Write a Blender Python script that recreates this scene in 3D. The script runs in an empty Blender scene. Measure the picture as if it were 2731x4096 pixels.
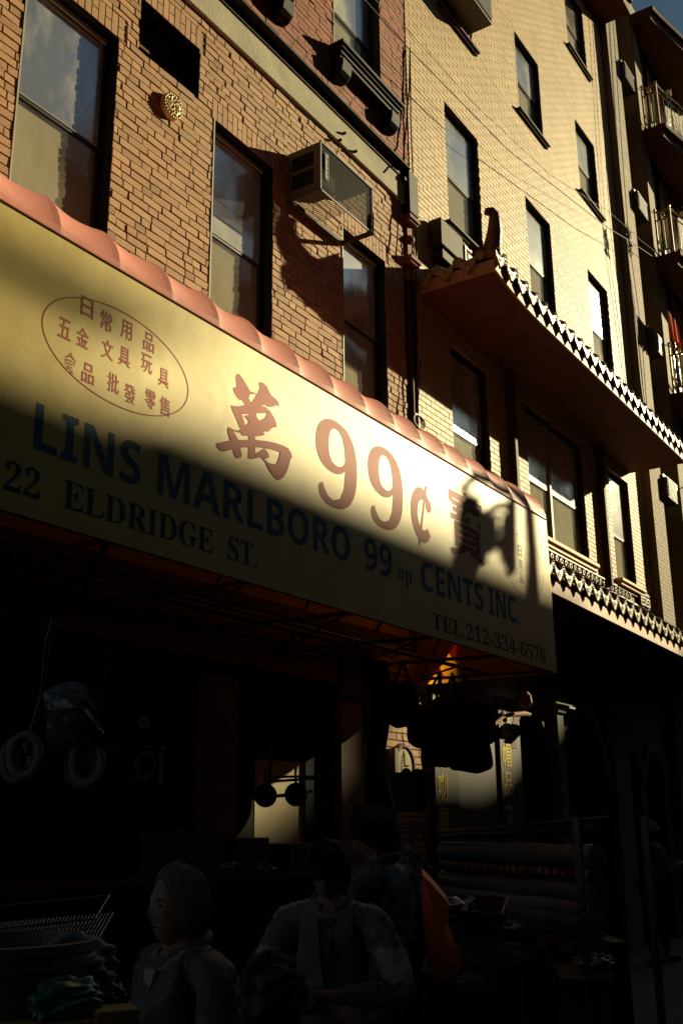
import bpy, bmesh, math, random
from mathutils import Vector, Matrix, noise as mnoise
R_ = math.radians
rnd = random.Random(7)
SC = bpy.context.scene
COL = SC.collection

# ------------------------------------------------------------------ camera
CAM = Vector((0, 0, 1.6))
RIGHT = Vector((0.54632, -0.83753, -0.00876))
DOWN = Vector((0.23527, 0.16349, -0.95808))
FWD = Vector((0.80386, 0.52136, 0.28636))
cam = bpy.data.cameras.new('camera'); cam_o = bpy.data.objects.new('camera', cam); COL.objects.link(cam_o)
cam.sensor_fit = 'VERTICAL'; cam.sensor_height = 36; cam.lens = 36 * 4217.8 / 4096
cam.clip_start = 0.05; cam.clip_end = 500
cam_o.matrix_world = Matrix(((RIGHT.x, -DOWN.x, -FWD.x, CAM.x), (RIGHT.y, -DOWN.y, -FWD.y, CAM.y), (RIGHT.z, -DOWN.z, -FWD.z, CAM.z), (0, 0, 0, 1)))
SC.camera = cam_o
# ------------------------------------------------------------------ light
SUN = Vector((2.6, -1.0, 1.13)).normalized()
wd = bpy.data.worlds.new('World'); SC.world = wd; wd.use_nodes = True
nt = wd.node_tree
bg = nt.nodes['Background']
sky = nt.nodes.new('ShaderNodeTexSky'); sky.sky_type = 'NISHITA'; sky.sun_disc = False
sky.sun_elevation = math.asin(SUN.z); sky.sun_rotation = math.atan2(SUN.x, SUN.y)
sky.air_density = 0.34; sky.dust_density = 0.2; sky.ozone_density = 0.6
tn = nt.nodes.new('ShaderNodeMix'); tn.data_type = 'RGBA'; tn.blend_type = 'MULTIPLY'; tn.inputs[0].default_value = 1.0; tn.inputs[7].default_value = (.86, 1.0, .80, 1)
nt.links.new(sky.outputs[0], tn.inputs[6]); nt.links.new(tn.outputs[2], bg.inputs[0]); bg.inputs[1].default_value = 0.05
sl = bpy.data.lights.new('sun', 'SUN'); sl.energy = 5.0; sl.angle = R_(0.5); sl.color = (1.0, 0.85, 0.49)
so = bpy.data.objects.new('sun', sl); COL.objects.link(so); so.rotation_euler = SUN.to_track_quat('Z', 'Y').to_euler()
so.location = (20, -6, 12)
vs = SC.view_settings; vs.view_transform = 'Standard'; vs.look = 'None'; vs.exposure = 0.72; vs.gamma = 1.0
SC.cycles.max_bounces = 6; SC.cycles.diffuse_bounces = 3; SC.cycles.glossy_bounces = 3; SC.cycles.transparent_max_bounces = 12
SC.cycles.sample_clamp_indirect = 4.0
SC.cycles.use_denoising = True

# ------------------------------------------------------------------ helpers
ORG = {}
class MB:
    def __init__(s): s.v = []; s.f = []; s.m = []; s.t = []
    def add(s, vs, fs, m=0, t=0.5):
        b = len(s.v); s.v += [tuple(p) for p in vs]
        for f in fs: s.f.append(tuple(b + i for i in f)); s.m.append(m); s.t.append(t)
    def box(s, x0, x1, y0, y1, z0, z1, m=0, t=0.5, M=None):
        vs = [Vector((x, y, z)) for x in (x0, x1) for y in (y0, y1) for z in (z0, z1)]
        if M is not None: vs = [M @ p for p in vs]
        s.add(vs, [(0, 1, 3, 2), (4, 6, 7, 5), (0, 4, 5, 1), (2, 3, 7, 6), (0, 2, 6, 4), (1, 5, 7, 3)], m, t)
    def quad(s, a, b, c, d, m=0, t=0.5): s.add([a, b, c, d], [(0, 1, 2, 3)], m, t)
    def prism(s, poly, fn, d0, d1, m=0, t=0.5):      # poly 2d ; fn(u,v,d)->xyz
        n = len(poly)
        s.add([fn(u, v, d0) for u, v in poly] + [fn(u, v, d1) for u, v in poly],
              [tuple(range(n - 1, -1, -1)), tuple(range(n, 2 * n))] + [(i, (i + 1) % n, n + (i + 1) % n, n + i) for i in range(n)], m, t)
    def tube(s, pts, r, n=8, m=0, t=0.5, closed=False):
        pts = [Vector(p) for p in pts]; rs = r if isinstance(r, (list, tuple)) else [r] * len(pts)
        N = len(pts); vs = []; up = None
        for i, p in enumerate(pts):
            if closed: d = pts[(i + 1) % N] - pts[i - 1]
            else: d = pts[min(i + 1, N - 1)] - pts[max(i - 1, 0)]
            d = d.normalized() if d.length > 1e-9 else Vector((0, 0, 1))
            if up is None or abs(d.dot(up)) > .98: up = Vector((0, 0, 1)) if abs(d.z) < .9 else Vector((1, 0, 0))
            a = d.cross(up).normalized(); b = a.cross(d).normalized(); up = b
            for k in range(n):
                w = 2 * math.pi * k / n; vs.append(p + (a * math.cos(w) + b * math.sin(w)) * rs[i])
        fs = [(i * n + k, i * n + (k + 1) % n, ((i + 1) % N) * n + (k + 1) % n, ((i + 1) % N) * n + k) for i in range(N if closed else N - 1) for k in range(n)]
        if not closed: fs += [tuple(range(n - 1, -1, -1)), tuple((N - 1) * n + k for k in range(n))]
        s.add(vs, fs, m, t)
    def lathe(s, prof, c, axis=(0, 0, 1), n=16, m=0, t=0.5):
        ax = Vector(axis).normalized(); a = ax.orthogonal().normalized(); b = ax.cross(a); c = Vector(c)
        vs = [c + ax * h + (a * math.cos(2 * math.pi * k / n) + b * math.sin(2 * math.pi * k / n)) * r for r, h in prof for k in range(n)]
        P = len(prof)
        fs = [(i * n + k, i * n + (k + 1) % n, (i + 1) * n + (k + 1) % n, (i + 1) * n + k) for i in range(P - 1) for k in range(n)]
        fs += [tuple(range(n - 1, -1, -1)), tuple((P - 1) * n + k for k in range(n))]
        s.add(vs, fs, m, t)
    def blob(s, c, r, m=0, t=0.5, nu=14, nv=9, fn=None, M=None):
        vs = []; 
        for j in range(nv + 1):
            th = math.pi * j / nv
            for i in range(nu):
                ph = 2 * math.pi * i / nu
                d = Vector((math.sin(th) * math.cos(ph), math.sin(th) * math.sin(ph), math.cos(th)))
                k = fn(d) if fn else 1.0
                p = Vector((d.x * r[0] * k, d.y * r[1] * k, d.z * r[2] * k))
                if M is not None: p = M @ p
                vs.append(Vector(c) + p)
        fs = [(j * nu + i, j * nu + (i + 1) % nu, (j + 1) * nu + (i + 1) % nu, (j + 1) * nu + i) for j in range(nv) for i in range(nu)]
        s.add(vs, fs, m, t)
    def build(s, name, mats, parent=None, smooth=False, bevel=0, sharp=40):
        me = bpy.data.meshes.new(name); o = ORG.get(parent.name, Vector((0, 0, 0))) if parent else (s.org if hasattr(s, 'org') else Vector((0, 0, 0)))
        me.from_pydata([(p[0] - o.x, p[1] - o.y, p[2] - o.z) for p in s.v], [], s.f)
        if not isinstance(mats, (list, tuple)): mats = [mats]
        for m in mats: me.materials.append(m)
        me.polygons.foreach_set('material_index', s.m)
        at = me.attributes.new('tint', 'FLOAT', 'FACE'); at.data.foreach_set('value', s.t)
        if smooth: me.polygons.foreach_set('use_smooth', [True] * len(s.f))
        me.update()
        ob = bpy.data.objects.new(name, me); COL.objects.link(ob)
        if parent: ob.parent = parent
        else: ob.location = o
        ORG[ob.name] = o
        if smooth: 
            try: me.set_sharp_from_angle(angle=R_(sharp))
            except Exception: pass
        if bevel:
            b = ob.modifiers.new('bevel', 'BEVEL'); b.width = bevel; b.segments = 2; b.limit_method = 'ANGLE'
        return ob
def tag(o, label, cat, group=None, kind=None):
    o['label'] = label; o['category'] = cat
    if group: o['group'] = group
    if kind: o['kind'] = kind
    return o
def thing(name, label, cat, loc, group=None):
    o = bpy.data.objects.new(name, None); COL.objects.link(o); o.location = loc; o.empty_display_size = .1
    ORG[o.name] = Vector(loc); return tag(o, label, cat, group)
def struct(name, mb, mat, smooth=False):
    o = mb.build(name, mat, smooth=smooth); o['kind'] = 'structure'; return o
def dup(root, loc, rotz=0, label=None):
    r = root.copy(); COL.objects.link(r); r.location = loc; r.rotation_euler = (0, 0, rotz)
    if label: r['label'] = label
    for ch in list(root.children):
        c = ch.copy(); COL.objects.link(c); c.parent = r
        for g in list(ch.children):
            d = g.copy(); COL.objects.link(d); d.parent = c
    return r
def ray(px, py):      # direction through a point of the 2731 x 4096 photograph
    return RIGHT * (px - 1365.5) + DOWN * (py - 2048) + FWD * 4217.8
def onY(px, py, y): d = ray(px, py); return CAM + d * (y / d.y)
def atD(px, py, dist): return CAM + ray(px, py) * (dist / 4217.8)

def mat(name, col, rough=0.7, var=0.0, scale=8.0, bump=0.0, bscale=60.0, tint=0.0, metal=0.0, spec=0.5, stain=0.0, coat=0.0):
    m = bpy.data.materials.new(name); m.use_nodes = True; n = m.node_tree.nodes; l = m.node_tree.links; b = n['Principled BSDF']
    b.inputs['Roughness'].default_value = rough; b.inputs['Metallic'].default_value = metal
    b.inputs['Specular IOR Level'].default_value = spec; b.inputs['Coat Weight'].default_value = coat
    b.inputs['Base Color'].default_value = (*col, 1)
    last = None
    tc = n.new('ShaderNodeTexCoord')
    def mul(fac_sock, lo, hi, prev):
        mr = n.new('ShaderNodeMapRange'); mr.inputs[3].default_value = lo; mr.inputs[4].default_value = hi; l.new(fac_sock, mr.inputs[0])
        mx = n.new('ShaderNodeMix'); mx.data_type = 'RGBA'; mx.blend_type = 'MULTIPLY'; mx.inputs[0].default_value = 1
        if prev is None: mx.inputs[6].default_value = (*col, 1)
        else: l.new(prev, mx.inputs[6])
        l.new(mr.outputs[0], mx.inputs[7]); return mx.outputs[2]
    if var:
        nz = n.new('ShaderNodeTexNoise'); nz.inputs['Scale'].default_value = scale; nz.inputs['Detail'].default_value = 6; l.new(tc.outputs['Object'], nz.inputs['Vector'])
        mr0 = n.new('ShaderNodeMapRange'); mr0.inputs[1].default_value = .3; mr0.inputs[2].default_value = .7; l.new(nz.outputs[0], mr0.inputs[0])
        last = mul(mr0.outputs[0], 1 - var, 1 + var, last)
    if stain:
        nz = n.new('ShaderNodeTexNoise'); nz.inputs['Scale'].default_value = 1.3; nz.inputs['Detail'].default_value = 8; nz.inputs['Roughness'].default_value = .7; l.new(tc.outputs['Object'], nz.inputs['Vector'])
        mr0 = n.new('ShaderNodeMapRange'); mr0.inputs[1].default_value = .35; mr0.inputs[2].default_value = .62; l.new(nz.outputs[0], mr0.inputs[0])
        last = mul(mr0.outputs[0], 1 - stain, 1.0, last)
    if tint:
        a = n.new('ShaderNodeAttribute'); a.attribute_name = 'tint'
        last = mul(a.outputs['Fac'], 1 - tint, 1 + tint, last)
    if last is not None: l.new(last, b.inputs['Base Color'])
    if bump:
        nz = n.new('ShaderNodeTexNoise'); nz.inputs['Scale'].default_value = bscale; nz.inputs['Detail'].default_value = 5; l.new(tc.outputs['Object'], nz.inputs['Vector'])
        bp = n.new('ShaderNodeBump'); bp.inputs['Strength'].default_value = bump; bp.inputs['Distance'].default_value = .01; l.new(nz.outputs[0], bp.inputs['Height']); l.new(bp.outputs[0], b.inputs['Normal'])
    return m
def vinyl(name, col, trans, amt, rough=.38, bump=.12, emis=None):   # awning cloth: lets some sun through
    m = mat(name, col, rough, var=.07, scale=3, bump=bump, bscale=220, spec=.26, stain=.10); nt = m.node_tree; b = nt.nodes['Principled BSDF']
    bn = [q for q in nt.nodes if q.type == 'BUMP'][0]; tcn = [q for q in nt.nodes if q.type == 'TEX_COORD'][0]
    n2 = nt.nodes.new('ShaderNodeTexNoise'); n2.inputs['Scale'].default_value = 2.2; n2.inputs['Detail'].default_value = 3; n2.inputs['Distortion'].default_value = .6; b2 = nt.nodes.new('ShaderNodeBump'); b2.inputs['Strength'].default_value = .10; b2.inputs['Distance'].default_value = .05
    nt.links.new(tcn.outputs['Object'], n2.inputs['Vector']); nt.links.new(n2.outputs[0], b2.inputs['Height']); nt.links.new(b2.outputs[0], bn.inputs['Normal'])
    tr = nt.nodes.new('ShaderNodeBsdfTranslucent'); tr.inputs[0].default_value = (*trans, 1)
    mx = nt.nodes.new('ShaderNodeMixShader'); mx.inputs[0].default_value = amt
    nt.links.new(b.outputs[0], mx.inputs[1]); nt.links.new(tr.outputs[0], mx.inputs[2]); nt.links.new(mx.outputs[0], nt.nodes['Material Output'].inputs[0])
    return m
def glass(name, refl=.25, tint=(.9, .92, .9), rough=.03, wav=.02, dust=.08, rise=.45):
    m = bpy.data.materials.new(name); m.use_nodes = True; n = m.node_tree.nodes; l = m.node_tree.links; n.remove(n['Principled BSDF'])
    t = n.new('ShaderNodeBsdfTransparent'); t.inputs[0].default_value = (*tint, 1)
    g = n.new('ShaderNodeBsdfGlossy'); g.inputs['Roughness'].default_value = rough; g.inputs[0].default_value = (1, 1, 1, 1)
    lw = n.new('ShaderNodeLayerWeight'); lw.inputs[0].default_value = .5
    mr = n.new('ShaderNodeMapRange'); mr.inputs[1].default_value = 0; mr.inputs[2].default_value = 1; mr.inputs[3].default_value = refl; mr.inputs[4].default_value = min(1, refl + rise)
    l.new(lw.outputs['Facing'], mr.inputs[0])
    nz = n.new('ShaderNodeTexNoise'); nz.inputs['Scale'].default_value = 1.6; tc = n.new('ShaderNodeTexCoord'); l.new(tc.outputs['Object'], nz.inputs['Vector'])
    bp = n.new('ShaderNodeBump'); bp.inputs['Strength'].default_value = wav * 4; bp.inputs['Distance'].default_value = .05; l.new(nz.outputs[0], bp.inputs['Height']); l.new(bp.outputs[0], g.inputs['Normal'])
    mx = n.new('ShaderNodeMixShader'); l.new(mr.outputs[0], mx.inputs[0]); l.new(t.outputs[0], mx.inputs[1]); l.new(g.outputs[0], mx.inputs[2]); df = n.new('ShaderNodeBsdfDiffuse'); df.inputs[0].default_value = (.62, .60, .52, 1)
    md = n.new('ShaderNodeMixShader'); md.inputs[0].default_value = dust
    mp = n.new('ShaderNodeMapping'); mp.inputs['Scale'].default_value = (1.1, 1, .55); l.new(tc.outputs['Object'], mp.inputs[0]); dn = n.new('ShaderNodeTexNoise'); dn.inputs['Scale'].default_value = 1.7; dn.inputs['Detail'].default_value = 9; dn.inputs['Roughness'].default_value = .62; l.new(mp.outputs[0], dn.inputs['Vector'])
    dr = n.new('ShaderNodeMapRange'); dr.inputs[1].default_value = .42; dr.inputs[2].default_value = .68; dr.inputs[3].default_value = dust * .5; dr.inputs[4].default_value = dust * 2.6; l.new(dn.outputs[0], dr.inputs[0]); l.new(dr.outputs[0], md.inputs[0]); l.new(mx.outputs[0], md.inputs[1]); l.new(df.outputs[0], md.inputs[2]); l.new(md.outputs[0], n['Material Output'].inputs[0])
    return m
M = dict(
 obrick=mat('orange face brick', (.41, .212, .085), .75, var=.10, scale=30, bump=.5, bscale=140, tint=.22, stain=.12),
 omortar=mat('tan mortar', (.30, .215, .115), .95, var=.2, scale=40, bump=.8, bscale=120),
 rbrick=mat('red common brick', (.34, .085, .030), .8, var=.2, scale=14, bump=.5, bscale=120, tint=.25, stain=.35),
 rmortar=mat('pale mortar', (.25, .155, .085), .95, var=.2, scale=30, bump=.7),
 cbrick=mat('cream glazed brick', (.58, .405, .198), .62, var=.05, scale=20, bump=.15, bscale=90, tint=.10, stain=.18, spec=.3),
 cmortar=mat('grey brown mortar', (.085, .055, .028), .95, var=.2, scale=30),
 tbrick=mat('tan tile brick', (.20, .138, .066), .8, var=.08, scale=20, bump=.2, bscale=90, tint=.3),
 stone=mat('painted stone band', (.40, .36, .25), .85, var=.12, scale=5, bump=.5, bscale=50, stain=.25),
 black=mat('black painted metal', (.006, .006, .006), .75, var=.2, scale=6, bump=.1),
 blackwood=mat('black painted wood', (.010, .010, .010), .4, bump=.1, bscale=80),
 whitetrim=mat('aluminium trim', (.30, .28, .23), .6, metal=.1),
 blind=mat('roller blind', (.40, .37, .28), .9, var=.06, scale=6, bump=.1, bscale=200),
 paleblind=mat('pale window shade', (.58, .56, .47), .9, var=.05, scale=5),
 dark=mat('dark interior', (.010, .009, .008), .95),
 brownpaint=mat('dark brown paint', (.040, .016, .010), .75, var=.15, scale=7, bump=.2),
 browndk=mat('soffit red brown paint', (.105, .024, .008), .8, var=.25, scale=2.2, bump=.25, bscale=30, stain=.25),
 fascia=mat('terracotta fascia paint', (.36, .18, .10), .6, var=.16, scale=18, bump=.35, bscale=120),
 tile=mat('ochre glazed tile', (.27, .175, .065), .4, var=.2, scale=25, bump=.5, bscale=55),
 tilebody=mat('shade toned tile body', (.055, .028, .013), .35, var=.3, scale=12, bump=.3),  # shade on the barrel sides is put into this colour
 tiledark=mat('weathered roof tile', (.10, .05, .022), .5, var=.3, scale=12, bump=.4),
 rust=mat('rusty painted iron', (.20, .075, .035), .8, var=.4, scale=16, bump=.5, bscale=60),
 yellow=vinyl('yellow awning vinyl', (.78, .60, .185), (.75, .25, .02), .07, rough=.45),
 pink=vinyl('red awning vinyl faded pink', (.64, .25, .20), (.5, .06, .03), .05, rough=.5),
 redtext=vinyl('faded red lettering', (.52, .095, .06), (.25, .02, .01), .16, rough=.62),
 bluetext=vinyl('blue green lettering', (.028, .15, .21), (.02, .05, .05), .1, rough=.62),
 navytext=vinyl('dark navy lettering', (.030, .050, .060), (.02, .03, .03), .1, rough=.62),
 endyel=vinyl('sunlit yellow end vinyl', (.70, .45, .08), (1.0, .36, .014), .62),
 endred=vinyl('red end lettering', (.45, .06, .02), (.45, .035, .004), .45),
 redframe=mat('red painted steel frame', (.06, .010, .006), .6, var=.3, scale=10),
 glassup=glass('sky reflecting pane', .55, (.5, .52, .5), .16, .03, .30),
 glasslo=glass('clear lower pane', .02, (.85, .84, .78), .05, .02, .09, .14),
 metal=mat('galvanised steel', (.35, .34, .32), .45, metal=.6, var=.15, scale=10),
 acbody=mat('beige enamel', (.075, .064, .043), .6, var=.12, scale=9, bump=.1),
 acdark=mat('dark louvre steel', (.010, .0095, .008), .8),
 badge=mat('silver badge', (.55, .52, .45), .4),
 brass=mat('gilt cast iron', (.50, .40, .19), .45, metal=.4, var=.3, scale=30),
 concrete=mat('concrete', (.13, .12, .105), .9, var=.15, scale=6, bump=.4),
 asphalt=mat('asphalt', (.05, .05, .05), .95, var=.3, scale=30, bump=.6, bscale=150),
 sidewalk=mat('sidewalk concrete', (.10, .10, .10), .9, var=.2, scale=4, bump=.3),
 tenement=mat('dark tenement brick', (.10, .055, .035), .9, var=.2, scale=3),
 roofing=mat('tar roof', (.04, .04, .04), .9),
 pier=mat('pinkish stone pier', (.17, .125, .10), .85, var=.15, scale=5, bump=.3, bscale=40),
 brownstone=mat('brown polished stone', (.045, .032, .019), .55, var=.2, scale=6, bump=.15),
 gold=mat('gold lettering', (.62, .48, .10), .4, metal=.2),
 steel=mat('stainless railing', (.45, .41, .33), .22, metal=.9),
 timber=mat('orange timber post', (.42, .21, .08), .6, var=.25, scale=14),
 orangecl=mat('orange red cloth', (.72, .15, .06), .85, var=.15, scale=9),
 cream=mat('cream curtain', (.55, .47, .30), .9, var=.1, scale=6),
 lampglass=mat('frosted lamp glass', (.75, .66, .42), .5),
 wire=mat('black cable', (.012, .010, .008), .6),
 rubber=mat('pale grey tyre', (.20, .19, .18), .7), chrome=mat('chrome wire', (.10, .10, .10), .4, metal=1.0),
 plastic=mat('clear grey plastic wrap', (.075, .08, .08), .22, var=.3, scale=14, bump=1.0, bscale=18),
 iron=mat('black cast iron', (.012, .012, .012), .4),
 blackfab=mat('black bag fabric', (.012, .012, .013), .85, bump=.4, bscale=40),
 card=mat('brown cardboard', (.065, .048, .028), .85, var=.15, scale=5), tape=mat('clear tape', (.10, .09, .075), .3),
 white=mat('white plastic', (.10, .10, .095), .5, var=.1, scale=6), greyroll=mat('grey oilcloth', (.11, .11, .115), .5, var=.1, scale=3),
 pinkroll=mat('pale lilac oilcloth', (.20, .185, .205), .5, var=.1, scale=3),
 redpl=mat('red plastic', (.12, .010, .010), .5), green=mat('green plastic bag', (.01, .13, .045), .3, bump=.8, bscale=14),
 yel2=mat('yellow carton', (.20, .15, .03), .7), blue2=mat('blue plastic bag', (.06, .18, .28), .35, bump=.8, bscale=16),
 orangebag=mat('orange shopping bag', (.80, .15, .015), .5, var=.12, scale=5, bump=.35, bscale=7),
 skin=mat('skin', (.26, .14, .085), .6, var=.1, scale=20), hairgrey=mat('grey hair', (.17, .165, .15), .7, var=.4, scale=60, bump=.6, bscale=90),
 hairblk=mat('black hair', (.012, .010, .009), .55, bump=.5, bscale=90),
 jacketlt=mat('pale grey tracksuit', (.12, .115, .10), .85, var=.08, scale=10, bump=.4, bscale=10), stripe=mat('light stripe', (.30, .29, .27), .85),
 shirtdk=mat('dark olive shirt', (.045, .042, .03), .9), jacketdk=mat('dark blue grey jacket', (.07, .085, .10), .8, var=.15, scale=6, bump=.5, bscale=8),
 jacketbr=mat('brown quilted jacket', (.085, .055, .05), .65, var=.15, scale=6, bump=.5, bscale=9), shirtlt=mat('pale shirt', (.28, .26, .25), .9),
 trousers=mat('dark trousers', (.02, .02, .022), .9), shoe=mat('dark shoe', (.02, .018, .016), .6), cap=mat('grey cap', (.22, .21, .19), .8),
)
def pm(name, base, dots, scale):
    m = mat(name, base, .5); n = m.node_tree.nodes; l = m.node_tree.links
    tc = n.new('ShaderNodeTexCoord'); v = n.new('ShaderNodeTexVoronoi'); v.inputs['Scale'].default_value = scale; v.inputs['Randomness'].default_value = .12
    l.new(tc.outputs['Object'], v.inputs['Vector'])
    r = n.new('ShaderNodeValToRGB'); r.color_ramp.elements[0].position = .30; r.color_ramp.elements[1].position = .34
    r.color_ramp.elements[0].color = (*dots, 1); r.color_ramp.elements[1].color = (*base, 1)
    l.new(v.outputs['Distance'], r.inputs[0]); l.new(r.outputs[0], n['Principled BSDF'].inputs['Base Color']); return m
M['polka'] = pm('red polka dot oilcloth', (.10, .006, .010), (.26, .22, .21), 17)

def text_geo(body, offset=0.0, shear=0.0):
    cu = bpy.data.curves.new('lettering', 'FONT'); cu.body = body; cu.size = 1; cu.offset = offset; cu.shear = shear; cu.resolution_u = 3
    ob = bpy.data.objects.new('lettering', cu); COL.objects.link(ob)
    dg = bpy.context.evaluated_depsgraph_get(); dg.update()
    me = bpy.data.meshes.new_from_object(ob.evaluated_get(dg))
    vs = [tuple(v.co) for v in me.vertices]; fs = [tuple(p.vertices) for p in me.polygons]
    bpy.data.objects.remove(ob); bpy.data.curves.remove(cu); bpy.data.meshes.remove(me)
    return vs, fs
def put_text(mb, body, fn, u0, u1, v0, v1, m=0, offset=0.0, shear=0.0):    # letters fitted to the rectangle u0..u1, v0..v1
    vs, fs = text_geo(body, offset, shear)
    if not vs: return
    a0 = min(v[0] for v in vs); a1 = max(v[0] for v in vs); b0 = min(v[1] for v in vs); b1 = max(v[1] for v in vs)
    mb.add([fn(u0 + (v[0] - a0) / max(a1 - a0, 1e-6) * (u1 - u0), v0 + (v[1] - b0) / max(b1 - b0, 1e-6) * (v1 - v0)) for v in vs], fs, m)
def serif(s):
    o = ''
    for ch in s:
        if 'A' <= ch <= 'Z': o += chr(0x1D400 + ord(ch) - 65)
        elif 'a' <= ch <= 'z': o += chr(0x1D41A + ord(ch) - 97)
        elif '0' <= ch <= '9': o += chr(0x1D7CE + ord(ch) - 48)
        else: o += ch
    return o

def sans(s):
    o = ''
    for ch in s:
        if 'A' <= ch <= 'Z': o += chr(0x1D5D4 + ord(ch) - 65)
        elif '0' <= ch <= '9': o += chr(0x1D7EC + ord(ch) - 48)
        else: o += ch
    return o
def rect_sub(r, h):
    x0, x1, z0, z1 = r; a0, a1, b0, b1 = h
    if a0 >= x1 or a1 <= x0 or b0 >= z1 or b1 <= z0: return [r]
    out = []
    if a0 > x0: out.append((x0, a0, z0, z1))
    if a1 < x1: out.append((a1, x1, z0, z1))
    X0, X1 = max(x0, a0), min(x1, a1)
    if b0 > z0: out.append((X0, X1, z0, b0))
    if b1 < z1: out.append((X0, X1, b1, z1))
    return [q for q in out if q[1] - q[0] > .012 and q[3] - q[2] > .012]
def bricks(mb, x0, x1, z0, z1, y, holes, L=.2, C=.0677, J=.010, depth=.02, jit=.0015, mix=0.0, seed=1, tilt=.0):
    r = random.Random(seed); nrow = int(math.ceil((z1 - z0) / C))
    for i in range(nrow):
        zb = z0 + i * C; zt = min(zb + C - J, z1); x = x0 - (i % 2) * (L + J) / 2 - r.random() * .01 - (mix > 0) * r.random() * .2
        k = 0
        while x < x1:
            w = L if r.random() > mix else (L - J) / 2
            a, b = max(x, x0), min(x + w, x1); x += w + J
            if b - a < .015: continue
            rs = [(a, b, zb, zt)]
            for h in holes: rs = [q for s_ in rs for q in rect_sub(s_, h)]
            t = min(1, max(0, r.gauss(.5, .22)))
            for q in rs:
                d = y + r.uniform(-jit, jit); e = r.uniform(-tilt, tilt); g = r.uniform(-tilt, tilt); yb = y + depth
                vs = [(q[0], d - e, q[2] + g), (q[1], d + e, q[2] - g), (q[1], d + e + g, q[3] - g), (q[0], d - e + g, q[3] + g), (q[0], yb, q[2]), (q[1], yb, q[2]), (q[1], yb, q[3]), (q[0], yb, q[3])]
                mb.add(vs, [(0, 1, 2, 3), (0, 4, 5, 1), (1, 5, 6, 2), (2, 6, 7, 3), (3, 7, 4, 0)], 0, t)
def core(mb, x0, x1, z0, z1, y, holes, reveal, m=1, mr=0):   # mortar sheet with openings, brick returns into each opening
    xs = sorted({x0, x1, *[h[0] for h in holes], *[h[1] for h in holes]}); zs = sorted({z0, z1, *[h[2] for h in holes], *[h[3] for h in holes]})
    xs = [x for x in xs if x0 <= x <= x1]; zs = [z for z in zs if z0 <= z <= z1]
    for i in range(len(xs) - 1):
        for j in range(len(zs) - 1):
            cx, cz = (xs[i] + xs[i + 1]) / 2, (zs[j] + zs[j + 1]) / 2
            if any(h[0] < cx < h[1] and h[2] < cz < h[3] for h in holes): continue
            mb.quad((xs[i], y, zs[j]), (xs[i + 1], y, zs[j]), (xs[i + 1], y, zs[j + 1]), (xs[i], y, zs[j + 1]), m)
    for h in holes:
        a, b, c, d = h; e = reveal
        mb.quad((a, y - .004, c), (a, y - .004, d), (a, y + e, d), (a, y + e, c), mr, .35); mb.quad((b, y - .004, d), (b, y - .004, c), (b, y + e, c), (b, y + e, d), mr, .35)
        mb.quad((a, y - .004, d), (b, y - .004, d), (b, y + e, d), (a, y + e, d), mr, .35); mb.quad((b, y - .004, c), (a, y - .004, c), (a, y + e, c), (b, y + e, c), mr, .35)
def soldier(mb, x0, x1, z0, y, seed):
    r = random.Random(seed); x = x0; k = 0
    while x + .06 <= x1:
        if k % 2 == 0: rs = [(x, x + .0577, z0, z0 + .193)]
        else: rs = [(x, x + .0577, z0, z0 + .0915), (x, x + .0577, z0 + .1015, z0 + .193)]
        for q in rs:
            mb.box(q[0], q[1], y + r.uniform(-.0015, .0015), y + .02, q[2], q[3], 0, min(1, max(0, r.gauss(.5, .2))))
        x += .0677; k += 1

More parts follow.
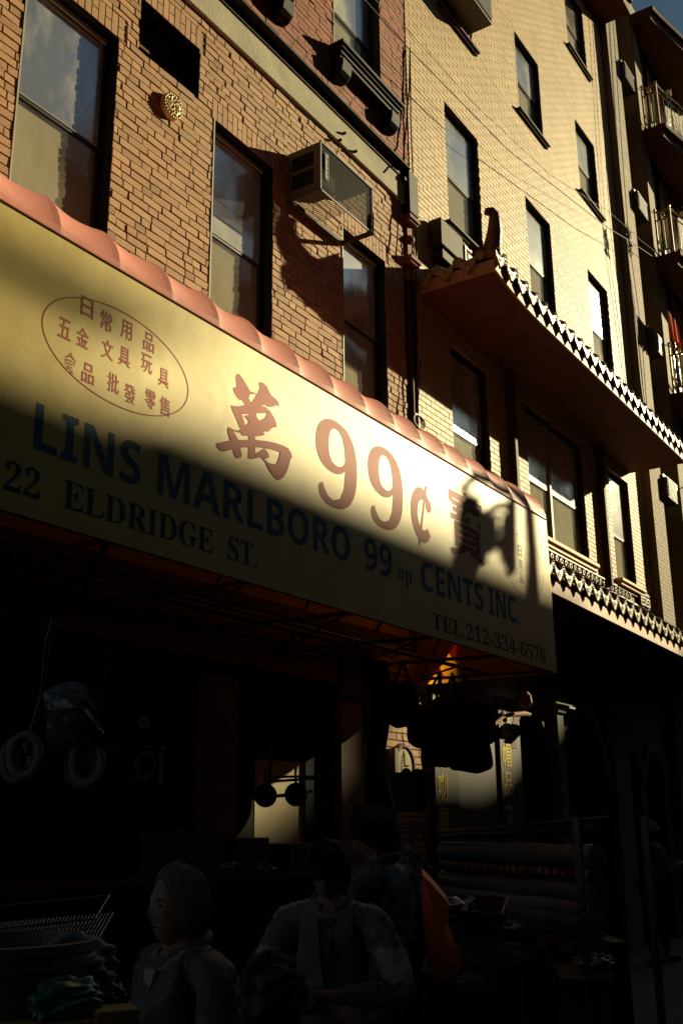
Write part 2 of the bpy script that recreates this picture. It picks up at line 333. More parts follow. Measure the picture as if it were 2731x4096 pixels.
def window(parent, a, b, c, d, y, rec, fm, fw=.05, meet=None, bl='blind', upper_blind=None, trim=None, sill=None, mull=None, paneup='glassup', panelo='glasslo', glint=True, side=None):
    yo = y + rec
    if meet is None: meet = (c + d) / 2
    fr = MB()
    fr.box(a, a + fw * .7, yo, yo + .10, c, d); fr.box(b - fw, b, yo, yo + .10, c, d)
    fr.box(a + fw, b - fw, yo, yo + .10, d - fw, d); fr.box(a + fw, b - fw, yo, yo + .10, c, c + fw)
    fr.box(a + fw, b - fw, yo + .012, yo + .05, meet - .02, meet + .02)
    if glint: fr.box(a + fw, b - fw, yo + .006, yo + .012, meet + .008, meet + .0145, 1)  # pale strip paints a glint along the meeting rail
    if mull: fr.box(mull - .03, mull + .03, yo - .012, yo + .10, c + fw, d - fw, 1)
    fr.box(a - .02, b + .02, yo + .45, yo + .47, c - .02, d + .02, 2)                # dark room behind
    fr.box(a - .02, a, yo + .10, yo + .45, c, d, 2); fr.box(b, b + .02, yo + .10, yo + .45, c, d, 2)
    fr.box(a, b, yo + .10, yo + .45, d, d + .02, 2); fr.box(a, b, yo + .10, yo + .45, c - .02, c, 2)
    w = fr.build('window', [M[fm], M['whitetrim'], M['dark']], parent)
    p = MB(); p.quad((a + fw * .7, yo + .012, meet + .02), (b - fw, yo + .012, meet + .02), (b - fw, yo + .012, d - fw), (a + fw * .7, yo + .012, d - fw)); p.build('pane', M[paneup], w)
    p = MB(); p.quad((a + fw * .7, yo + .022, c + fw), (b - fw, yo + .022, c + fw), (b - fw, yo + .022, meet + .02), (a + fw * .7, yo + .022, meet + .02)); p.build('pane', M[panelo], w)
    if bl:
        q = MB(); q.box(a + fw * .5, b - fw * .5, yo + .040, yo + .044, c + .02, meet + .05); q.build('blind', M[bl], w)
    if upper_blind:
        q = MB(); q.box(a + fw * .5, b - fw * .5, yo + .047, yo + .051, meet - .05, d - .02); q.build('blind', M[upper_blind], w)
    if trim:
        q = MB(); q.box(a - .003, a + .011, y - .006, yo, c, d); q.box(a + .011, b - fw, yo - .02, yo - .002, d - .055, d - .02); q.build('trim', M[trim], w)
    if sill:
        q = MB(); x0, x1, yf, z0, z1, sm = sill
        q.box(x0, x1, yf, y + .03, z0 + (z1 - z0) * .55, z1); q.box(x0 + .02, x1 - .02, yf + .03, y + .03, z0, z0 + (z1 - z0) * .55 - .002)
        q.build('sill', M[sm], w, bevel=.006)
    return w

# ================================================================== left brick building
YW = 5.0
BB = thing('brick_building', 'red and orange brick building with black framed windows behind the yellow awning', 'building', (2, 6, 0))
wins = [(3.80, 4.675, 4.25, 7.36), (5.79, 6.632, 4.25, 7.345), (7.765, 8.60, 4.25, 7.33)]
vent = (4.878, 5.59, 7.408, 7.90)
b = MB()
sold = [(w[0] - .02, w[1] + .08, w[3], w[3] + .203) for w in wins] + [(4.86, 5.66, 7.90, 8.103)]
bricks(b, 1.2, 9.0, 4.30, 8.235, YW, wins + [vent] + sold, mix=.28, seed=3, jit=.004, tilt=.0026, J=.0125)
for k, s_ in enumerate(sold): soldier(b, s_[0], s_[1], s_[2], YW, 20 + k)
core(b, 1.2, 9.0, 3.25, 8.235, YW + .011, wins + [vent], .16, 1, 2)
b.build('wall', [M['obrick'], M['omortar'], M['blackwood']], BB)
b = MB()
uw = [(5.72, 6.60, 9.36, 11.4), (7.65, 8.615, 9.36, 11.4)]
bricks(b, 1.2, 9.205, 8.66, 12.6, YW + .01, uw, mix=.15, seed=5, jit=.003, tilt=.0015, J=.009)
core(b, 1.2, 9.205, 8.55, 12.6, YW + .0145, uw, .2, 1, 2)
b.build('wall', [M['rbrick'], M['rmortar'], M['blackwood']], BB)
for k, w in enumerate(wins):
    window(BB, *w, YW, .10, 'blackwood', fw=.05, meet=[6.40, 6.36, 6.42][k], bl='blind', upper_blind=[None, None, None][k], trim='whitetrim')
for k, w in enumerate(uw):
    wn = window(BB, *w, YW + .01, .11, 'blackwood', fw=.055, meet=10.05, bl='blind', upper_blind='paleblind', trim='whitetrim')
    s = MB(); xa, xb = w[0] - .09, w[1] + .22
    s.box(xa, xb, YW - .17, YW + .02, 9.325, 9.36); s.box(xa + .02, xb - .02, YW - .145, YW + .02, 9.29, 9.323); s.box(xa + .04, xb - .04, YW - .12, YW + .02, 9.24, 9.288)
    s.box(xa + .05, xb - .05, YW - .10, YW + .02, 9.19, 9.238)
    for xc in (xa + .14, xb - .14):
        prof = [(-.15, 9.19), (-.15, 9.12), (-.135, 9.05), (-.10, 9.01), (-.07, 8.985), (0.0, 8.985), (0.0, 9.19)]
        s.prism(prof, lambda u, v, dd, xc=xc: (xc + dd, YW + .02 + u, v), -.085, .085)
    s.build('sill', M['black'], wn, bevel=.005)
b = MB(); b.box(1.2, 9.01, YW - .035, YW + .03, 8.245, 8.535); b.build('stone_band', M['stone'], BB, bevel=.006)
b = MB(); b.box(1.2, 9.0, YW - .13, YW + .02, 8.635, 8.655); b.box(1.2, 9.0, YW - .05, YW + .02, 8.537, 8.634)
b.box(9.005, 9.205, YW - .10, YW + .03, 8.13, 8.655); b.box(8.93, 9.003, YW - .085, YW + .02, 8.49, 8.535)
b.build('cornice', M['black'], BB, bevel=.004)
# vent opening
b = MB(); a0, a1, z0, z1 = vent
b.box(a0, a1, YW + .22, YW + .24, z0, z1)
for k in range(5): b.box(a0 + .01, a1 - .01, YW + .17, YW + .21, z0 + .05 + k * .09, z0 + .075 + k * .09)
b.build('vent_grille', M['browndk'], BB)
# bolts in the stone band
b = MB()
for p in ((7.74, 8.37), (7.95, 8.28), (7.66, 8.24)): b.lathe([(.016, 0), (.016, .03), (.008, .045)], (p[0], YW - .035, p[1]), (0, -1, 0), 8)
b.build('bolt', M['black'], BB)
# cast medallion
b = MB(); cx, cz = 5.245, 7.10
b.lathe([(.107, 0), (.107, .035), (.10, .045), (.09, .040), (.0886, .034)], (cx, YW, cz), (0, -1, 0), 36)
r2 = random.Random(4)
for k in range(24):
    w = 2 * math.pi * k / 24; b.blob((cx + math.cos(w) * .097, YW - .044, cz + math.sin(w) * .097), (.011, .009, .011), nu=8, nv=5)
for k in range(9):
    w = 2 * math.pi * k / 9; rr = .058
    pts = [(cx + math.cos(w + q * .5) * (rr + .02 * math.sin(q * 2.2)), YW - .040 - .006 * math.sin(q), cz + math.sin(w + q * .5) * (rr + .02 * math.sin(q * 2.2))) for q in [i * .35 for i in range(7)]]
    b.tube(pts, .008, 6)
for k in range(14):
    w = r2.random() * 6.28; rr = r2.uniform(.01, .075); b.blob((cx + math.cos(w) * rr, YW - .040, cz + math.sin(w) * rr), (.012, .012, .012), nu=8, nv=5)
md = b.build('medallion', M['brass'], BB, smooth=True)

# ---- storefront under the awning
sf = [(1.2, 4.2, -.02, 3.0), (4.45, 5.65, -.02, 2.9), (6.48, 7.14, .85, 2.6)]
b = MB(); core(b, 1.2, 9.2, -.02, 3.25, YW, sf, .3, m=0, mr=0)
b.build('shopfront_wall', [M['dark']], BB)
b = MB()
bricks(b, 8.1, 9.2, 0, 3.2, YW - .012, [], mix=.2, seed=9, jit=.003, L=.2); b.build('wall', [M['obrick']], BB)
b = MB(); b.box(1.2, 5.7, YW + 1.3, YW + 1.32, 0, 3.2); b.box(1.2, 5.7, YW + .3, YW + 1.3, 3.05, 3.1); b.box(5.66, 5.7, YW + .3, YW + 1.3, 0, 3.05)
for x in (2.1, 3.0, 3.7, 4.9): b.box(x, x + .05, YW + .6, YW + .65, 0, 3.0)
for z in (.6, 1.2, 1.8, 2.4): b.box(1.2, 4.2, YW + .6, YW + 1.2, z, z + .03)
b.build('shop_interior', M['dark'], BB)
b = MB(); b.box(6.46, 7.16, YW + .02, YW + .05, .83, 2.10); b.box(6.46, 7.16, YW + .02, YW + .05, 2.101, 2.62, 1); b.build('shop_window', [M['cream'], M['dark']], BB)  # shade above the sun patch is put into the panel colour
b = MB(); b.box(7.52, 8.01, YW - .10, YW - .002, 0, 2.66)
for z in (.55, 1.1, 1.62, 2.15): b.box(7.515, 8.015, YW - .096, YW - .002, z, z + .008, 1)
b.build('stone_pier', [M['pier'], M['dark']], BB, bevel=.008)
b = MB(); b.box(7.50, 8.03, YW - .13, YW - .002, 2.665, 3.24); b.build('pier_head', M['redframe'], BB)
b = MB(); b.box(5.75, 6.2, YW - .06, YW - .002, 0, 2.7); b.build('stone_pier', M['pier'], BB, bevel=.008)
b = MB(); b.box(1.2, 7.4, YW - .14, YW - .002, 2.75, 2.93); b.box(1.2, 7.4, YW - .09, YW - .002, 3.0, 3.22); b.build('shop_beam', M['redframe'], BB)
b = MB(); b.box(8.42, 8.475, YW - .09, YW - .014, 0, 2.28); b.build('conduit', M['whitetrim'], BB)
# inside body and roof so that no light leaks through
b = MB(); b.box(1.2, 9.2, 5.9, 12, 3.3, 12.6); b.box(1.2, 9.2, 5.7, 12, 12.6, 12.7); b.box(1.2, 9.2, 6.4, 12, 0, 3.2); b.build('rear_mass', M['tenement'], BB)

# rusty iron pilaster at the party line
b = MB()
b.box(9.06, 9.19, YW - .025, YW + .03, 7.35, 8.12)
for z in (8.06, 7.55): b.box(9.0, 9.235, YW - .10, YW + .03, z, z + .045); b.box(9.02, 9.22, YW - .08, YW + .03, z - .03, z - .002)
b.lathe([(.055, 0), (.055, .02), (.03, .035), (.03, .045), (.012, .05)], (9.12, YW - .025, 7.84), (0, -1, 0), 16)
b.tube([(9.12, YW - .06, 7.80), (9.14, YW - .065, 7.72), (9.13, YW - .062, 7.66), (9.15, YW - .06, 7.6)], .008, 6)
b.build('iron_pilaster', M['rust'], BB, bevel=.004)
b = MB(); b.box(9.07, 9.18, YW - .02, YW + .03, 3.3, 7.349); b.box(9.075, 9.09, YW - .035, YW - .021, 3.3, 7.34); b.box(9.16, 9.175, YW - .035, YW - .021, 3.3, 7.34); b.build('downpipe', M['brownpaint'], BB, bevel=.003)

# ---- through-wall air conditioner
AC = thing('air_conditioner', 'beige air conditioner in an open wire security cage sticking out of the orange brick wall', 'air conditioner', (7.4, 5.0, 7.1), 'window air conditioners')
xa, xb, yf, yb_, z0, z1 = 6.835, 7.735, 4.63, 4.995, 7.095, 7.60
b = MB()   # enamel casing as an open frame round the side louvres
b.box(xa, xa + .012, yf, yf + .07, z0, z1); b.box(xa, xa + .012, yb_ - .05, yb_, z0, z1)
b.box(xa, xa + .012, yf + .07, yb_ - .05, z1 - .07, z1); b.box(xa, xa + .012, yf + .07, yb_ - .05, z0, z0 + .10); b.box(xa, xa + .012, yf + .07, yb_ - .05, z0 + .255, z0 + .29)
b.box(xa + .012, xb, yf + .004, yb_, z1 - .012, z1); b.build('casing', M['acbody'], AC)
b = MB()
for k in range(16): yy = yf + .075 + k * .0155; b.box(xa + .004, xa + .01, yy, yy + .006, z0 + .10, z1 - .07)
b.box(xa + .03, xa + .04, yf + .02, yb_, z0 + .10, z1 - .02)
b.build('side_louvre', M['acdark'], AC)
b = MB(); b.box(xa + .06, xa + .40, yf + .10, yb_, z0 + .20, z1 - .014); b.build('condenser', M['acdark'], AC)
b = MB()   # cage: steel angles + wire
for (p, q) in (((xa, yf, z0), (xa, yf, z1)), ((xa, yf, z1), (xb, yf, z1)), ((xa, yf, z0), (xb, yf, z0)), ((xb, yf, z0), (xb, yf, z1))):
    p = Vector(p); q = Vector(q); lo = Vector(map(min, p, q)) - Vector((.008, .012, .008)); hi = Vector(map(max, p, q)) + Vector((.008, .0, .008)); b.box(lo.x, hi.x, lo.y, hi.y, lo.z, hi.z, 0)
b.box(xb - .05, xb - .009, yf, yb_, z0 - .02, z0 + .01, 1); b.box(xb - .04, xb - .009, yf + .001, yf + .04, z0 + .01, z1 - .01, 1)
b.box(xa + .01, xb - .05, yb_ - .06, yb_, z0 - .03, z0 + .01, 1)
b.build('cage_frame', [M['acbody'], M['brownpaint']], AC)
b = MB()
for k in range(58): zz = z0 + .012 + k * (z1 - z0 - .02) / 58; b.box(xa + .012, xb - .045, yf - .001, yf + .002, zz, zz + .0022)
for k in range(30): xx = xa + .02 + k * .028; b.box(xx, xx + .003, yf - .003, yf - .0015, z0 + .01, z1 - .01)
b.build('front_mesh', M['acdark'], AC)
b = MB()
for k in range(17): xx = xa + .02 + k * .026; b.tube([(xx, yf + .01, z0), (xx, yb_ - .07, z0)], .003, 5)
b.tube([(xa, yf + .14, z0 - .004), (xb - .05, yf + .14, z0 - .004)], .004, 5)
b.build('bottom_grille', M['metal'], AC)
b = MB(); bx = xa + .06; b.box(bx, bx + .055, yf - .016, yf - .0125, z1 - .36, z1 - .09)
put_text(b, 'Friedrich', lambda u, v: (bx + v, yf - .0175, u), z1 - .10, z1 - .35, .010, .045, 1, offset=.02); b.build('badge', [M['acdark'], M['badge']], AC)
b = MB(); 
for (p, q, s_, t_) in ((bx, bx + .055, z1 - .094, z1 - .09), (bx, bx + .055, z1 - .36, z1 - .356), (bx, bx + .004, z1 - .356, z1 - .094), (bx + .051, bx + .055, z1 - .356, z1 - .094)): b.box(p, q, yf - .019, yf - .0165, s_, t_)
b.build('badge_rim', M['badge'], AC)

# ================================================================== cream brick building
CB = thing('cream_brick_building', 'tall cream brick building with tiled canopies and rows of small dark framed windows', 'building', (13, 6, 0))
XE = 17.12
cw = {}
for nm, a, bq in (('a', 10.165, 11.11), ('b', 12.67, 13.605), ('c', 15.18, 16.125)):
    for f, z in enumerate((8.60, 11.80, 14.74)):
        cw[nm + str(f)] = (a, bq, z, z + [1.76, 1.46, 1.50][f])
low = [(10.04, 11.01, 5.17, 6.95), (12.165, 14.20, 5.17, 6.95), (15.36, 16.30, 5.17, 6.95)]
holes = list(cw.values()) + low
b = MB()
bricks(b, 9.212, XE, 3.9, 16.9, YW, holes, seed=11, jit=.0012, J=.0105, L=.203, tilt=.0008, depth=.014)
core(b, 9.212, XE, 3.2, 16.9, YW + .0105, holes, .10, 1, 2)
b.build('wall', [M['cbrick'], M['cmortar'], M['brownpaint']], CB)  # opening returns take dark brown, shade of the brick reveals put into colour
for nm, w in cw.items():
    f = int(nm[1]); ac = nm == 'a1'
    window(CB, *w, YW, .07, 'blackwood', fw=.04, meet=w[2] + (.81 if f == 0 else .72), bl='blind', upper_blind='paleblind', sill=(w[0] - .10, w[1] + .11, YW - .07, w[2] - .065, w[2], 'brownpaint'))
window(CB, *low[0], YW, .07, 'blackwood', fw=.05, meet=5.965, bl='blind', sill=(9.95, 11.1, YW - .08, 5.05, 5.17, 'cbrick'))
window(CB, *low[1], YW, .07, 'blackwood', fw=.055, meet=5.965, bl='blind', mull=13.04, sill=(12.05, 14.33, YW - .10, 5.05, 5.17, 'cbrick'))
window(CB, *low[2], YW, .07, 'blackwood', fw=.055, meet=5.94, bl='blind', upper_blind='paleblind', sill=(15.25, 16.4, YW - .12, 5.06, 5.16, 'cbrick'))
b = MB(); b.box(9.212, XE, 5.6, 13, 3.3, 16.9); b.box(9.212, XE, 5.3, 13, 16.9, 17.0); b.build('rear_mass', M['tenement'], CB)
for x in (11.53, 14.775):
    b = MB(); b.box(x, x + .09, YW - .105, YW - .001, 4.95, 7.16); b.build('pilaster', M['cbrick' if x < 0 else 'brownpaint'], CB, bevel=.01)
b = MB(); b.box(9.6, XE + .02, YW - .62, YW, 16.60, 16.85); b.box(9.6, XE + .05, YW - .68, YW, 16.853, 17.1); b.build('cornice', M['browndk'], CB)
# ground floor: brown stone front with arched doorways
def arch_poly(x0, x1, z0, zs, n=14):
    cx, r = (x0 + x1) / 2, (x1 - x0) / 2
    return [(x0, z0), (x1, z0)] + [(cx + r * math.cos(math.pi * k / n), zs + r * 1.05 * math.sin(math.pi * k / n)) for k in range(n + 1)]
arches = [(11.13, 12.05, 2.42), (12.50, 14.0, 2.2), (14.86, 15.5, 2.25), (15.75, 16.6, 2.2)]
b = MB(); xs = 9.212
for (x0, x1, zs) in arches:                      # wall with arched openings, strip by strip
    b.box(xs, x0, YW - .04, YW + .3, 0, 3.45)
    n = 14; cx, r = (x0 + x1) / 2, (x1 - x0) / 2
    pts = [(cx - r * math.cos(math.pi * k / n), zs + r * 1.05 * math.sin(math.pi * k / n)) for k in range(n + 1)]
    for k in range(n):
        (u0, v0), (u1, v1) = pts[k], pts[k + 1]
        b.add([(u0, YW - .04, v0), (u1, YW - .04, v1), (u1, YW - .04, 3.45), (u0, YW - .04, 3.45), (u0, YW + .3, v0), (u1, YW + .3, v1)], [(0, 1, 2, 3), (0, 4, 5, 1)])
    b.quad((x0, YW - .04, 0), (x0, YW - .04, zs), (x0, YW + .3, zs), (x0, YW + .3, 0)); b.quad((x1, YW - .04, zs), (x1, YW - .04, 0), (x1, YW + .3, 0), (x1, YW + .3, zs))
    xs = x1
b.box(xs, XE, YW - .04, YW + .3, 0, 3.45); b.build('shopfront_wall', M['brownstone'], CB)
for (x0, x1, zs) in arches:
    g = MB(); cx, r = (x0 + x1) / 2, (x1 - x0) / 2; g.box(x0, x1, YW + .12, YW + .16, zs - .04, zs)
    n = 12
    for k in range(9): xx = x0 + (x1 - x0) * (k + .5) / 9; g.tube([(xx, YW + .14, 0), (xx, YW + .14, zs - .04)], .008, 5)
    for k in range(1, 8): w = math.pi * k / 8; g.tube([(cx, YW + .14, zs), (cx + r * math.cos(w), YW + .14, zs + r * 1.04 * math.sin(w))], .007, 5)
    g.box(x0, x1, YW + .29, YW + .31, 0, zs + r * 1.1, 1)
    g.build('arched_gate', [M['iron'], M['dark']], CB)
    g = MB(); pi_ = [(cx + (r + .0) * math.cos(math.pi * k / 20), zs + r * 1.05 * math.sin(math.pi * k / 20)) for k in range(21)]; po = [(cx + (r + .13) * math.cos(math.pi * k / 20), zs + (r + .13) * 1.05 * math.sin(math.pi * k / 20)) for k in range(21)]
    for k in range(20): g.prism([pi_[k], po[k], po[k + 1], pi_[k + 1]], lambda u, v, d: (u, d, v), YW - .075, YW - .042)
    g.build('arch_surround', M['pier'], CB)
for (x0, x1) in ((12.17, 12.38), (14.12, 14.72)):
    b = MB(); b.box(x0, x1, YW - .16, YW - .042, 0, 3.2); b.box(x0 - .03, x1 + .03, YW - .19, YW - .042, 2.9, 3.0); b.build('stone_column', M['concrete'], CB, bevel=.01)
for (x0, x1, chs) in ((9.24, 9.46, '憩唎帽品'), (10.74, 11.0, '愿帽品文')):
    b = MB(); b.box(x0 - .03, x1 + .25, YW - .07, YW - .042, .6, 2.95)
    zt = 2.40 if x0 < 10 else 2.78
    for k, ch in enumerate(chs): put_text(b, ch, lambda u, v: (u, YW - .074, v), x0 + .015, x1 - .015, zt - .26 - k * .31, zt - k * .31, 1, offset=.012)
    b.build('sign_panel', [M['brownstone'], M['gold']], CB)
# faded red seal plaque by the shop corner is a wall clock of the brick shop
CK = thing('wall_clock', 'round red rimmed wall clock on the sunlit brick pier behind a hanging chain', 'clock', (8.72, 4.97, 2.15))
b = MB(); b.lathe([(.20, 0), (.20, .03), (.185, .045), (.165, .045), (.165, .03)], (8.66, 4.984, 2.14), (0, -1, 0), 28); b.build('rim', M['redpl'], CK)
b = MB(); b.lathe([(.15, 0), (.15, .0)], (8.66, 4.951, 2.14), (0, -1, 0), 28)
b.v = b.v[:28]; b.f = [tuple(range(28))]; b.m = [0]; b.t = [.5]; b.build('face', M['cream'], CK)
b = MB(); b.box(8.655, 8.665, 4.945, 4.948, 2.14, 2.25); b.box(8.66, 8.74, 4.942, 4.944, 2.135, 2.145); b.build('hand', M['black'], CK)

# window air conditioner high on the cream wall
A2 = thing('window_air_conditioner', 'grey window air conditioner in the topmost left window of the cream wall', 'air conditioner', (10.6, 5, 12), 'window air conditioners')
b = MB(); b.box(10.22, 10.98, 4.63, 5.06, 11.93, 12.36); b.build('casing', M['acbody'], A2, bevel=.012)
b = MB(); b.box(10.26, 10.94, 4.618, 4.629, 11.97, 12.32)
for k in range(12): b.box(10.26, 10.94, 4.612, 4.617, 11.98 + k * .028, 11.99 + k * .028)
b.build('front_grille', M['metal'], A2)
b = MB()
for k in range(10): b.box(10.214, 10.219, 4.68 + k * .026, 4.69 + k * .026, 12.0, 12.28)
b.build('side_louvre', M['acdark'], A2)
b = MB(); b.box(10.985, 11.055, 5.02, 5.05, 11.81, 12.36)
for k in range(5): b.box(10.99 + k * .013, 10.996 + k * .013, 5.005, 5.019, 11.81, 12.36)
b.build('accordion_panel', M['whitetrim'], A2)

# ================================================================== tiled canopies
TILE = None
def tile_part(parent, p, slope, toward=(0, -1), s=1.0):
    """one glazed eave tile: barrel, round end disc and fan shaped drip plate"""
    d = Vector((toward[0], toward[1], 0)); a = Vector((-d.y, d.x, 0)); up = Vector((0, 0, 1)); p = Vector(p)
    b = MB(); back = p - d * .34 + up * .34 * slope
    b.tube([p, back], .058 * s, 12, 1)
    f = p + d * .004
    pr = [(0, 0)] 
    b.lathe([(.060 * s, -.012), (.063 * s, .004), (.055 * s, .012), (.048 * s, .006), (.02 * s, .006), (.012 * s, .012)], f, d, 18, 0)
    for k in range(6): w = k * 1.047; b.blob(f + d * .008 + (a * math.cos(w) + up * math.sin(w)) * .03 * s, (.010, .010, .010), 0, nu=6, nv=4)
    # drip plate: pointed fan hanging between this barrel and the next
    c = p + a * -.145 * s
    if True:
        pl = [(-.10, .03), (-.095, -.045), (-.06, -.085), (-.02, -.12), (0, -.155), (.02, -.12), (.06, -.085), (.095, -.045), (.10, .03), (.06, .005), (.0, -.012), (-.06, .005)]
        fn = lambda u, v, dd: c + a * (u * s) + up * ((v - .035) * s) + d * dd
        # split into two convex halves for clean shading
        lft = [pl[0], pl[1], pl[2], pl[3], pl[4], pl[10], pl[11]]; rgt = [pl[4], pl[5], pl[6], pl[7], pl[8], pl[9], pl[10]]
        b.prism(lft, fn, .02, .0, 0); b.prism(rgt, fn, .02, .0, 0)
        for q in range(2):
            rr = .026 - q * .011
            b.tube([c + up * (-.085) * s + d * .021 + (a * math.cos(w_) * 1.2 + up * math.sin(w_)) * rr for w_ in [i * .7 for i in range(9)]], .0045, 5, 0, closed=True)
        b.tube([fn(u, v, .021) for u, v in pl[1:8]], .005, 5, 0)
        # pan tile behind the fan
        b.add([c + a * -.09 * s + up * (-.01), c + up * (-.045), c + a * .09 * s + up * (-.01), c + a * .09 * s - d * .34 + up * (.34 * slope - .01), c - d * .34 + up * (.34 * slope - .045), c + a * -.09 * s - d * .34 + up * (.34 * slope - .01)], [(0, 1, 4, 5), (1, 2, 3, 4)], 1)
    return b.build('eave_tile', [M['tile'], M['tilebody']], parent)
def fret(b, x, z, s, y, m=0):       # square key spiral in relief
    w = .16 * s
    for (u0, u1, v0, v1) in ((0, 1, .88, 1), (0, .12, 0, .88), (.12, 1, 0, .12), (.88, 1, .12, .70), (.30, .88, .58, .70), (.30, .42, .28, .58), (.42, .70, .28, .40)):
        b.box(x + u0 * s, x + u1 * s, y - .022, y, z + v0 * s, z + v1 * s, m)
def canopy(name, label, x0, x1, ye, zf, hf, zw, lift, z1off, n0, x_hip, toff, ridge=False):
    T = thing(name, label, 'roof', (x0, YW, zf), 'tiled canopies over the storefront')
    zz = lambda x: zf + z1off * (x - x0) + (lift * max(0, (x0 + 1.3 - x) / 1.3) ** 2.2 if lift else 0)
    N = 40; X = [x0 + (x1 - x0) * (k / N) ** 1.3 for k in range(N + 1)]
    b = MB()
    for i in range(N):
        b.quad((X[i], ye + .03, zz(X[i]) + .005), (X[i + 1], ye + .03, zz(X[i + 1]) + .005), (X[i + 1], YW - .003, zz(X[i + 1]) + .005), (X[i], YW - .003, zz(X[i]) + .005))
        b.quad((X[i], ye + .03, zz(X[i]) + .03), (X[i], YW - .003, zz(X[i]) + .03), (X[i + 1], YW - .003, zz(X[i + 1]) + .03), (X[i + 1], ye + .03, zz(X[i + 1]) + .03))
    b.box(x1 - .04, x1, ye + .03, YW - .003, zz(x1), zz(x1) + .12)
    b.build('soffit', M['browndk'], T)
    b = MB()
    for i in range(N):
        a, c = X[i], X[i + 1]
        b.add([(a, ye, zz(a)), (c, ye, zz(c)), (c, ye, zz(c) + hf), (a, ye, zz(a) + hf), (a, ye + .028, zz(a)), (c, ye + .028, zz(c)), (c, ye + .028, zz(c) + hf), (a, ye + .028, zz(a) + hf)], [(0, 1, 2, 3), (0, 4, 5, 1), (3, 2, 6, 7), (4, 7, 6, 5)])
    b.box(x0 - .004, x0 + .03, ye + .001, YW - .003, zz(x0) - .01, zz(x0) + hf + .02)
    b.build('fascia', M['fascia'], T)
    # roof surface
    b = MB(); k0 = ye + .05; zt = zf + hf + .07
    for i in range(N):
        a, c = X[i], X[i + 1]; ta = max(a, x0 + x_hip * 1); tc = max(c, x0 + x_hip * 1)
        b.quad((a, k0, zz(a) + hf + .07), (c, k0, zz(c) + hf + .07), (tc, YW - .004, zw), (ta, YW - .004, zw))
    b.add([(x0, k0, zz(x0) + hf + .07), (x0 + x_hip, YW - .004, zw), (x0, YW - .004, zz(x0) + hf + .07)], [(0, 1, 2)])
    b.add([(x1, k0, zz(x1) + hf + .07), (x1, YW - .004, zz(x1) + hf + .07), (x1, YW - .004, zw)], [(0, 1, 2)])
    b.build('roof_slope', M['tiledark'], T)
    sl = (zw - zf - hf) / (YW - ye)
    k = 0; x = x0 + n0
    while x < x1 - .05:
        tile_part(T, (x, ye - .02, zz(x) + hf + toff), min(sl, .6)); x += .2835; k += 1
    if lift:
        for k in range(3): tile_part(T, (x0 - .02, ye + .16 + k * .27, zz(x0) + hf + .11 - k * .01), .3, (-1, 0))
    return T, zz
C1, zz1 = canopy('tiled_canopy', 'upper tiled canopy with an upturned corner horn casting a long shadow on the brick', 9.32, 16.45, 4.065, 7.165, .10, 8.02, .125, -.001, .20, .9, .14, ridge=True)
C2, zz2 = canopy('tiled_canopy', 'lower tiled canopy just beyond the right end of the yellow awning', 9.30, 18.2, 4.0, 3.925, .135, 4.85, 0, -.0175, .28, .05, .165)
b = MB()   # corner horn with curled tip
hp = [(9.98, 4.76, 7.80), (9.80, 4.58, 7.70), (9.62, 4.36, 7.60), (9.46, 4.19, 7.56), (9.37, 4.10, 7.62), (9.33, 4.055, 7.74), (9.315, 4.04, 7.86), (9.31, 4.04, 7.93), (9.285, 4.06, 7.965), (9.25, 4.09, 7.955), (9.245, 4.10, 7.925)]
b.tube(hp, [.08, .085, .095, .10, .095, .08, .066, .058, .052, .044, .03], 12)
b.blob((9.36, 4.10, 7.50), (.10, .10, .075), nu=12, nv=8)
b.build('horn', M['tiledark'], C1, smooth=True)
b = MB(); b.box(9.67, 16.3, 4.86, 4.99, 7.86, 8.28); b.box(9.60, 10.16, 4.83, 4.995, 8.0, 8.34)
b.box(9.66, 16.3, 4.84, 4.99, 8.283, 8.32); b.build('ridge', M['brownpaint'], C1, bevel=.012)
b = MB()
for k in range(5): fret(b, 10.19 + k * .30, 7.99, .27, 4.838, 0)
b.box(10.17, 11.7, 4.83, 4.838, 7.95, 8.28, 1); b.build('fret_panel', [M['tile'], M['brownpaint']], C1)
b = MB()   # scroll frieze above the lower canopy
b.box(9.3, 16.15, YW - .022, YW - .001, 4.86, 5.035, 1); b.box(9.3, 16.15, YW - .05, YW - .023, 4.862, 4.892); b.box(9.3, 16.15, YW - .05, YW - .023, 5.012, 5.034)
x = 9.45
while x < 16.05:
    for sg in (1, -1):
        pts = [(x + .075 * sg + math.cos(t_ * sg + (0 if sg > 0 else math.pi)) * (.055 - t_ * .0075), YW - .036, 4.952 + math.sin(t_ * sg + (0 if sg > 0 else math.pi)) * (.055 - t_ * .0075)) for t_ in [i * .55 for i in range(11)]]
        b.tube(pts, .0095, 5)
    b.tube([(x - .1, YW - .036, 4.90), (x - .12, YW - .036, 4.95), (x - .10, YW - .036, 5.0)], .009, 5)
    b.tube([(x, YW - .036, 4.91), (x + .02, YW - .036, 4.95), (x, YW - .036, 5.0)], .009, 5)
    x += .33
b.build('frieze', [M['tile'], M['brownpaint']], C2)
b = MB(); b.box(16.17, 16.66, YW - .06, YW - .002, 4.88, 5.15, 1); fret(b, 16.19, 4.91, .20, YW - .062); fret(b, 16.43, 4.91, .20, YW - .062); b.build('fret_panel', [M['tile'], M['brownpaint']], C2)
b = MB(); b.box(9.3, 18.2, 4.02, 4.05, zz2(14) + .35, zz2(14) + .365); b.build('tile_batten', M['tile'], C2)

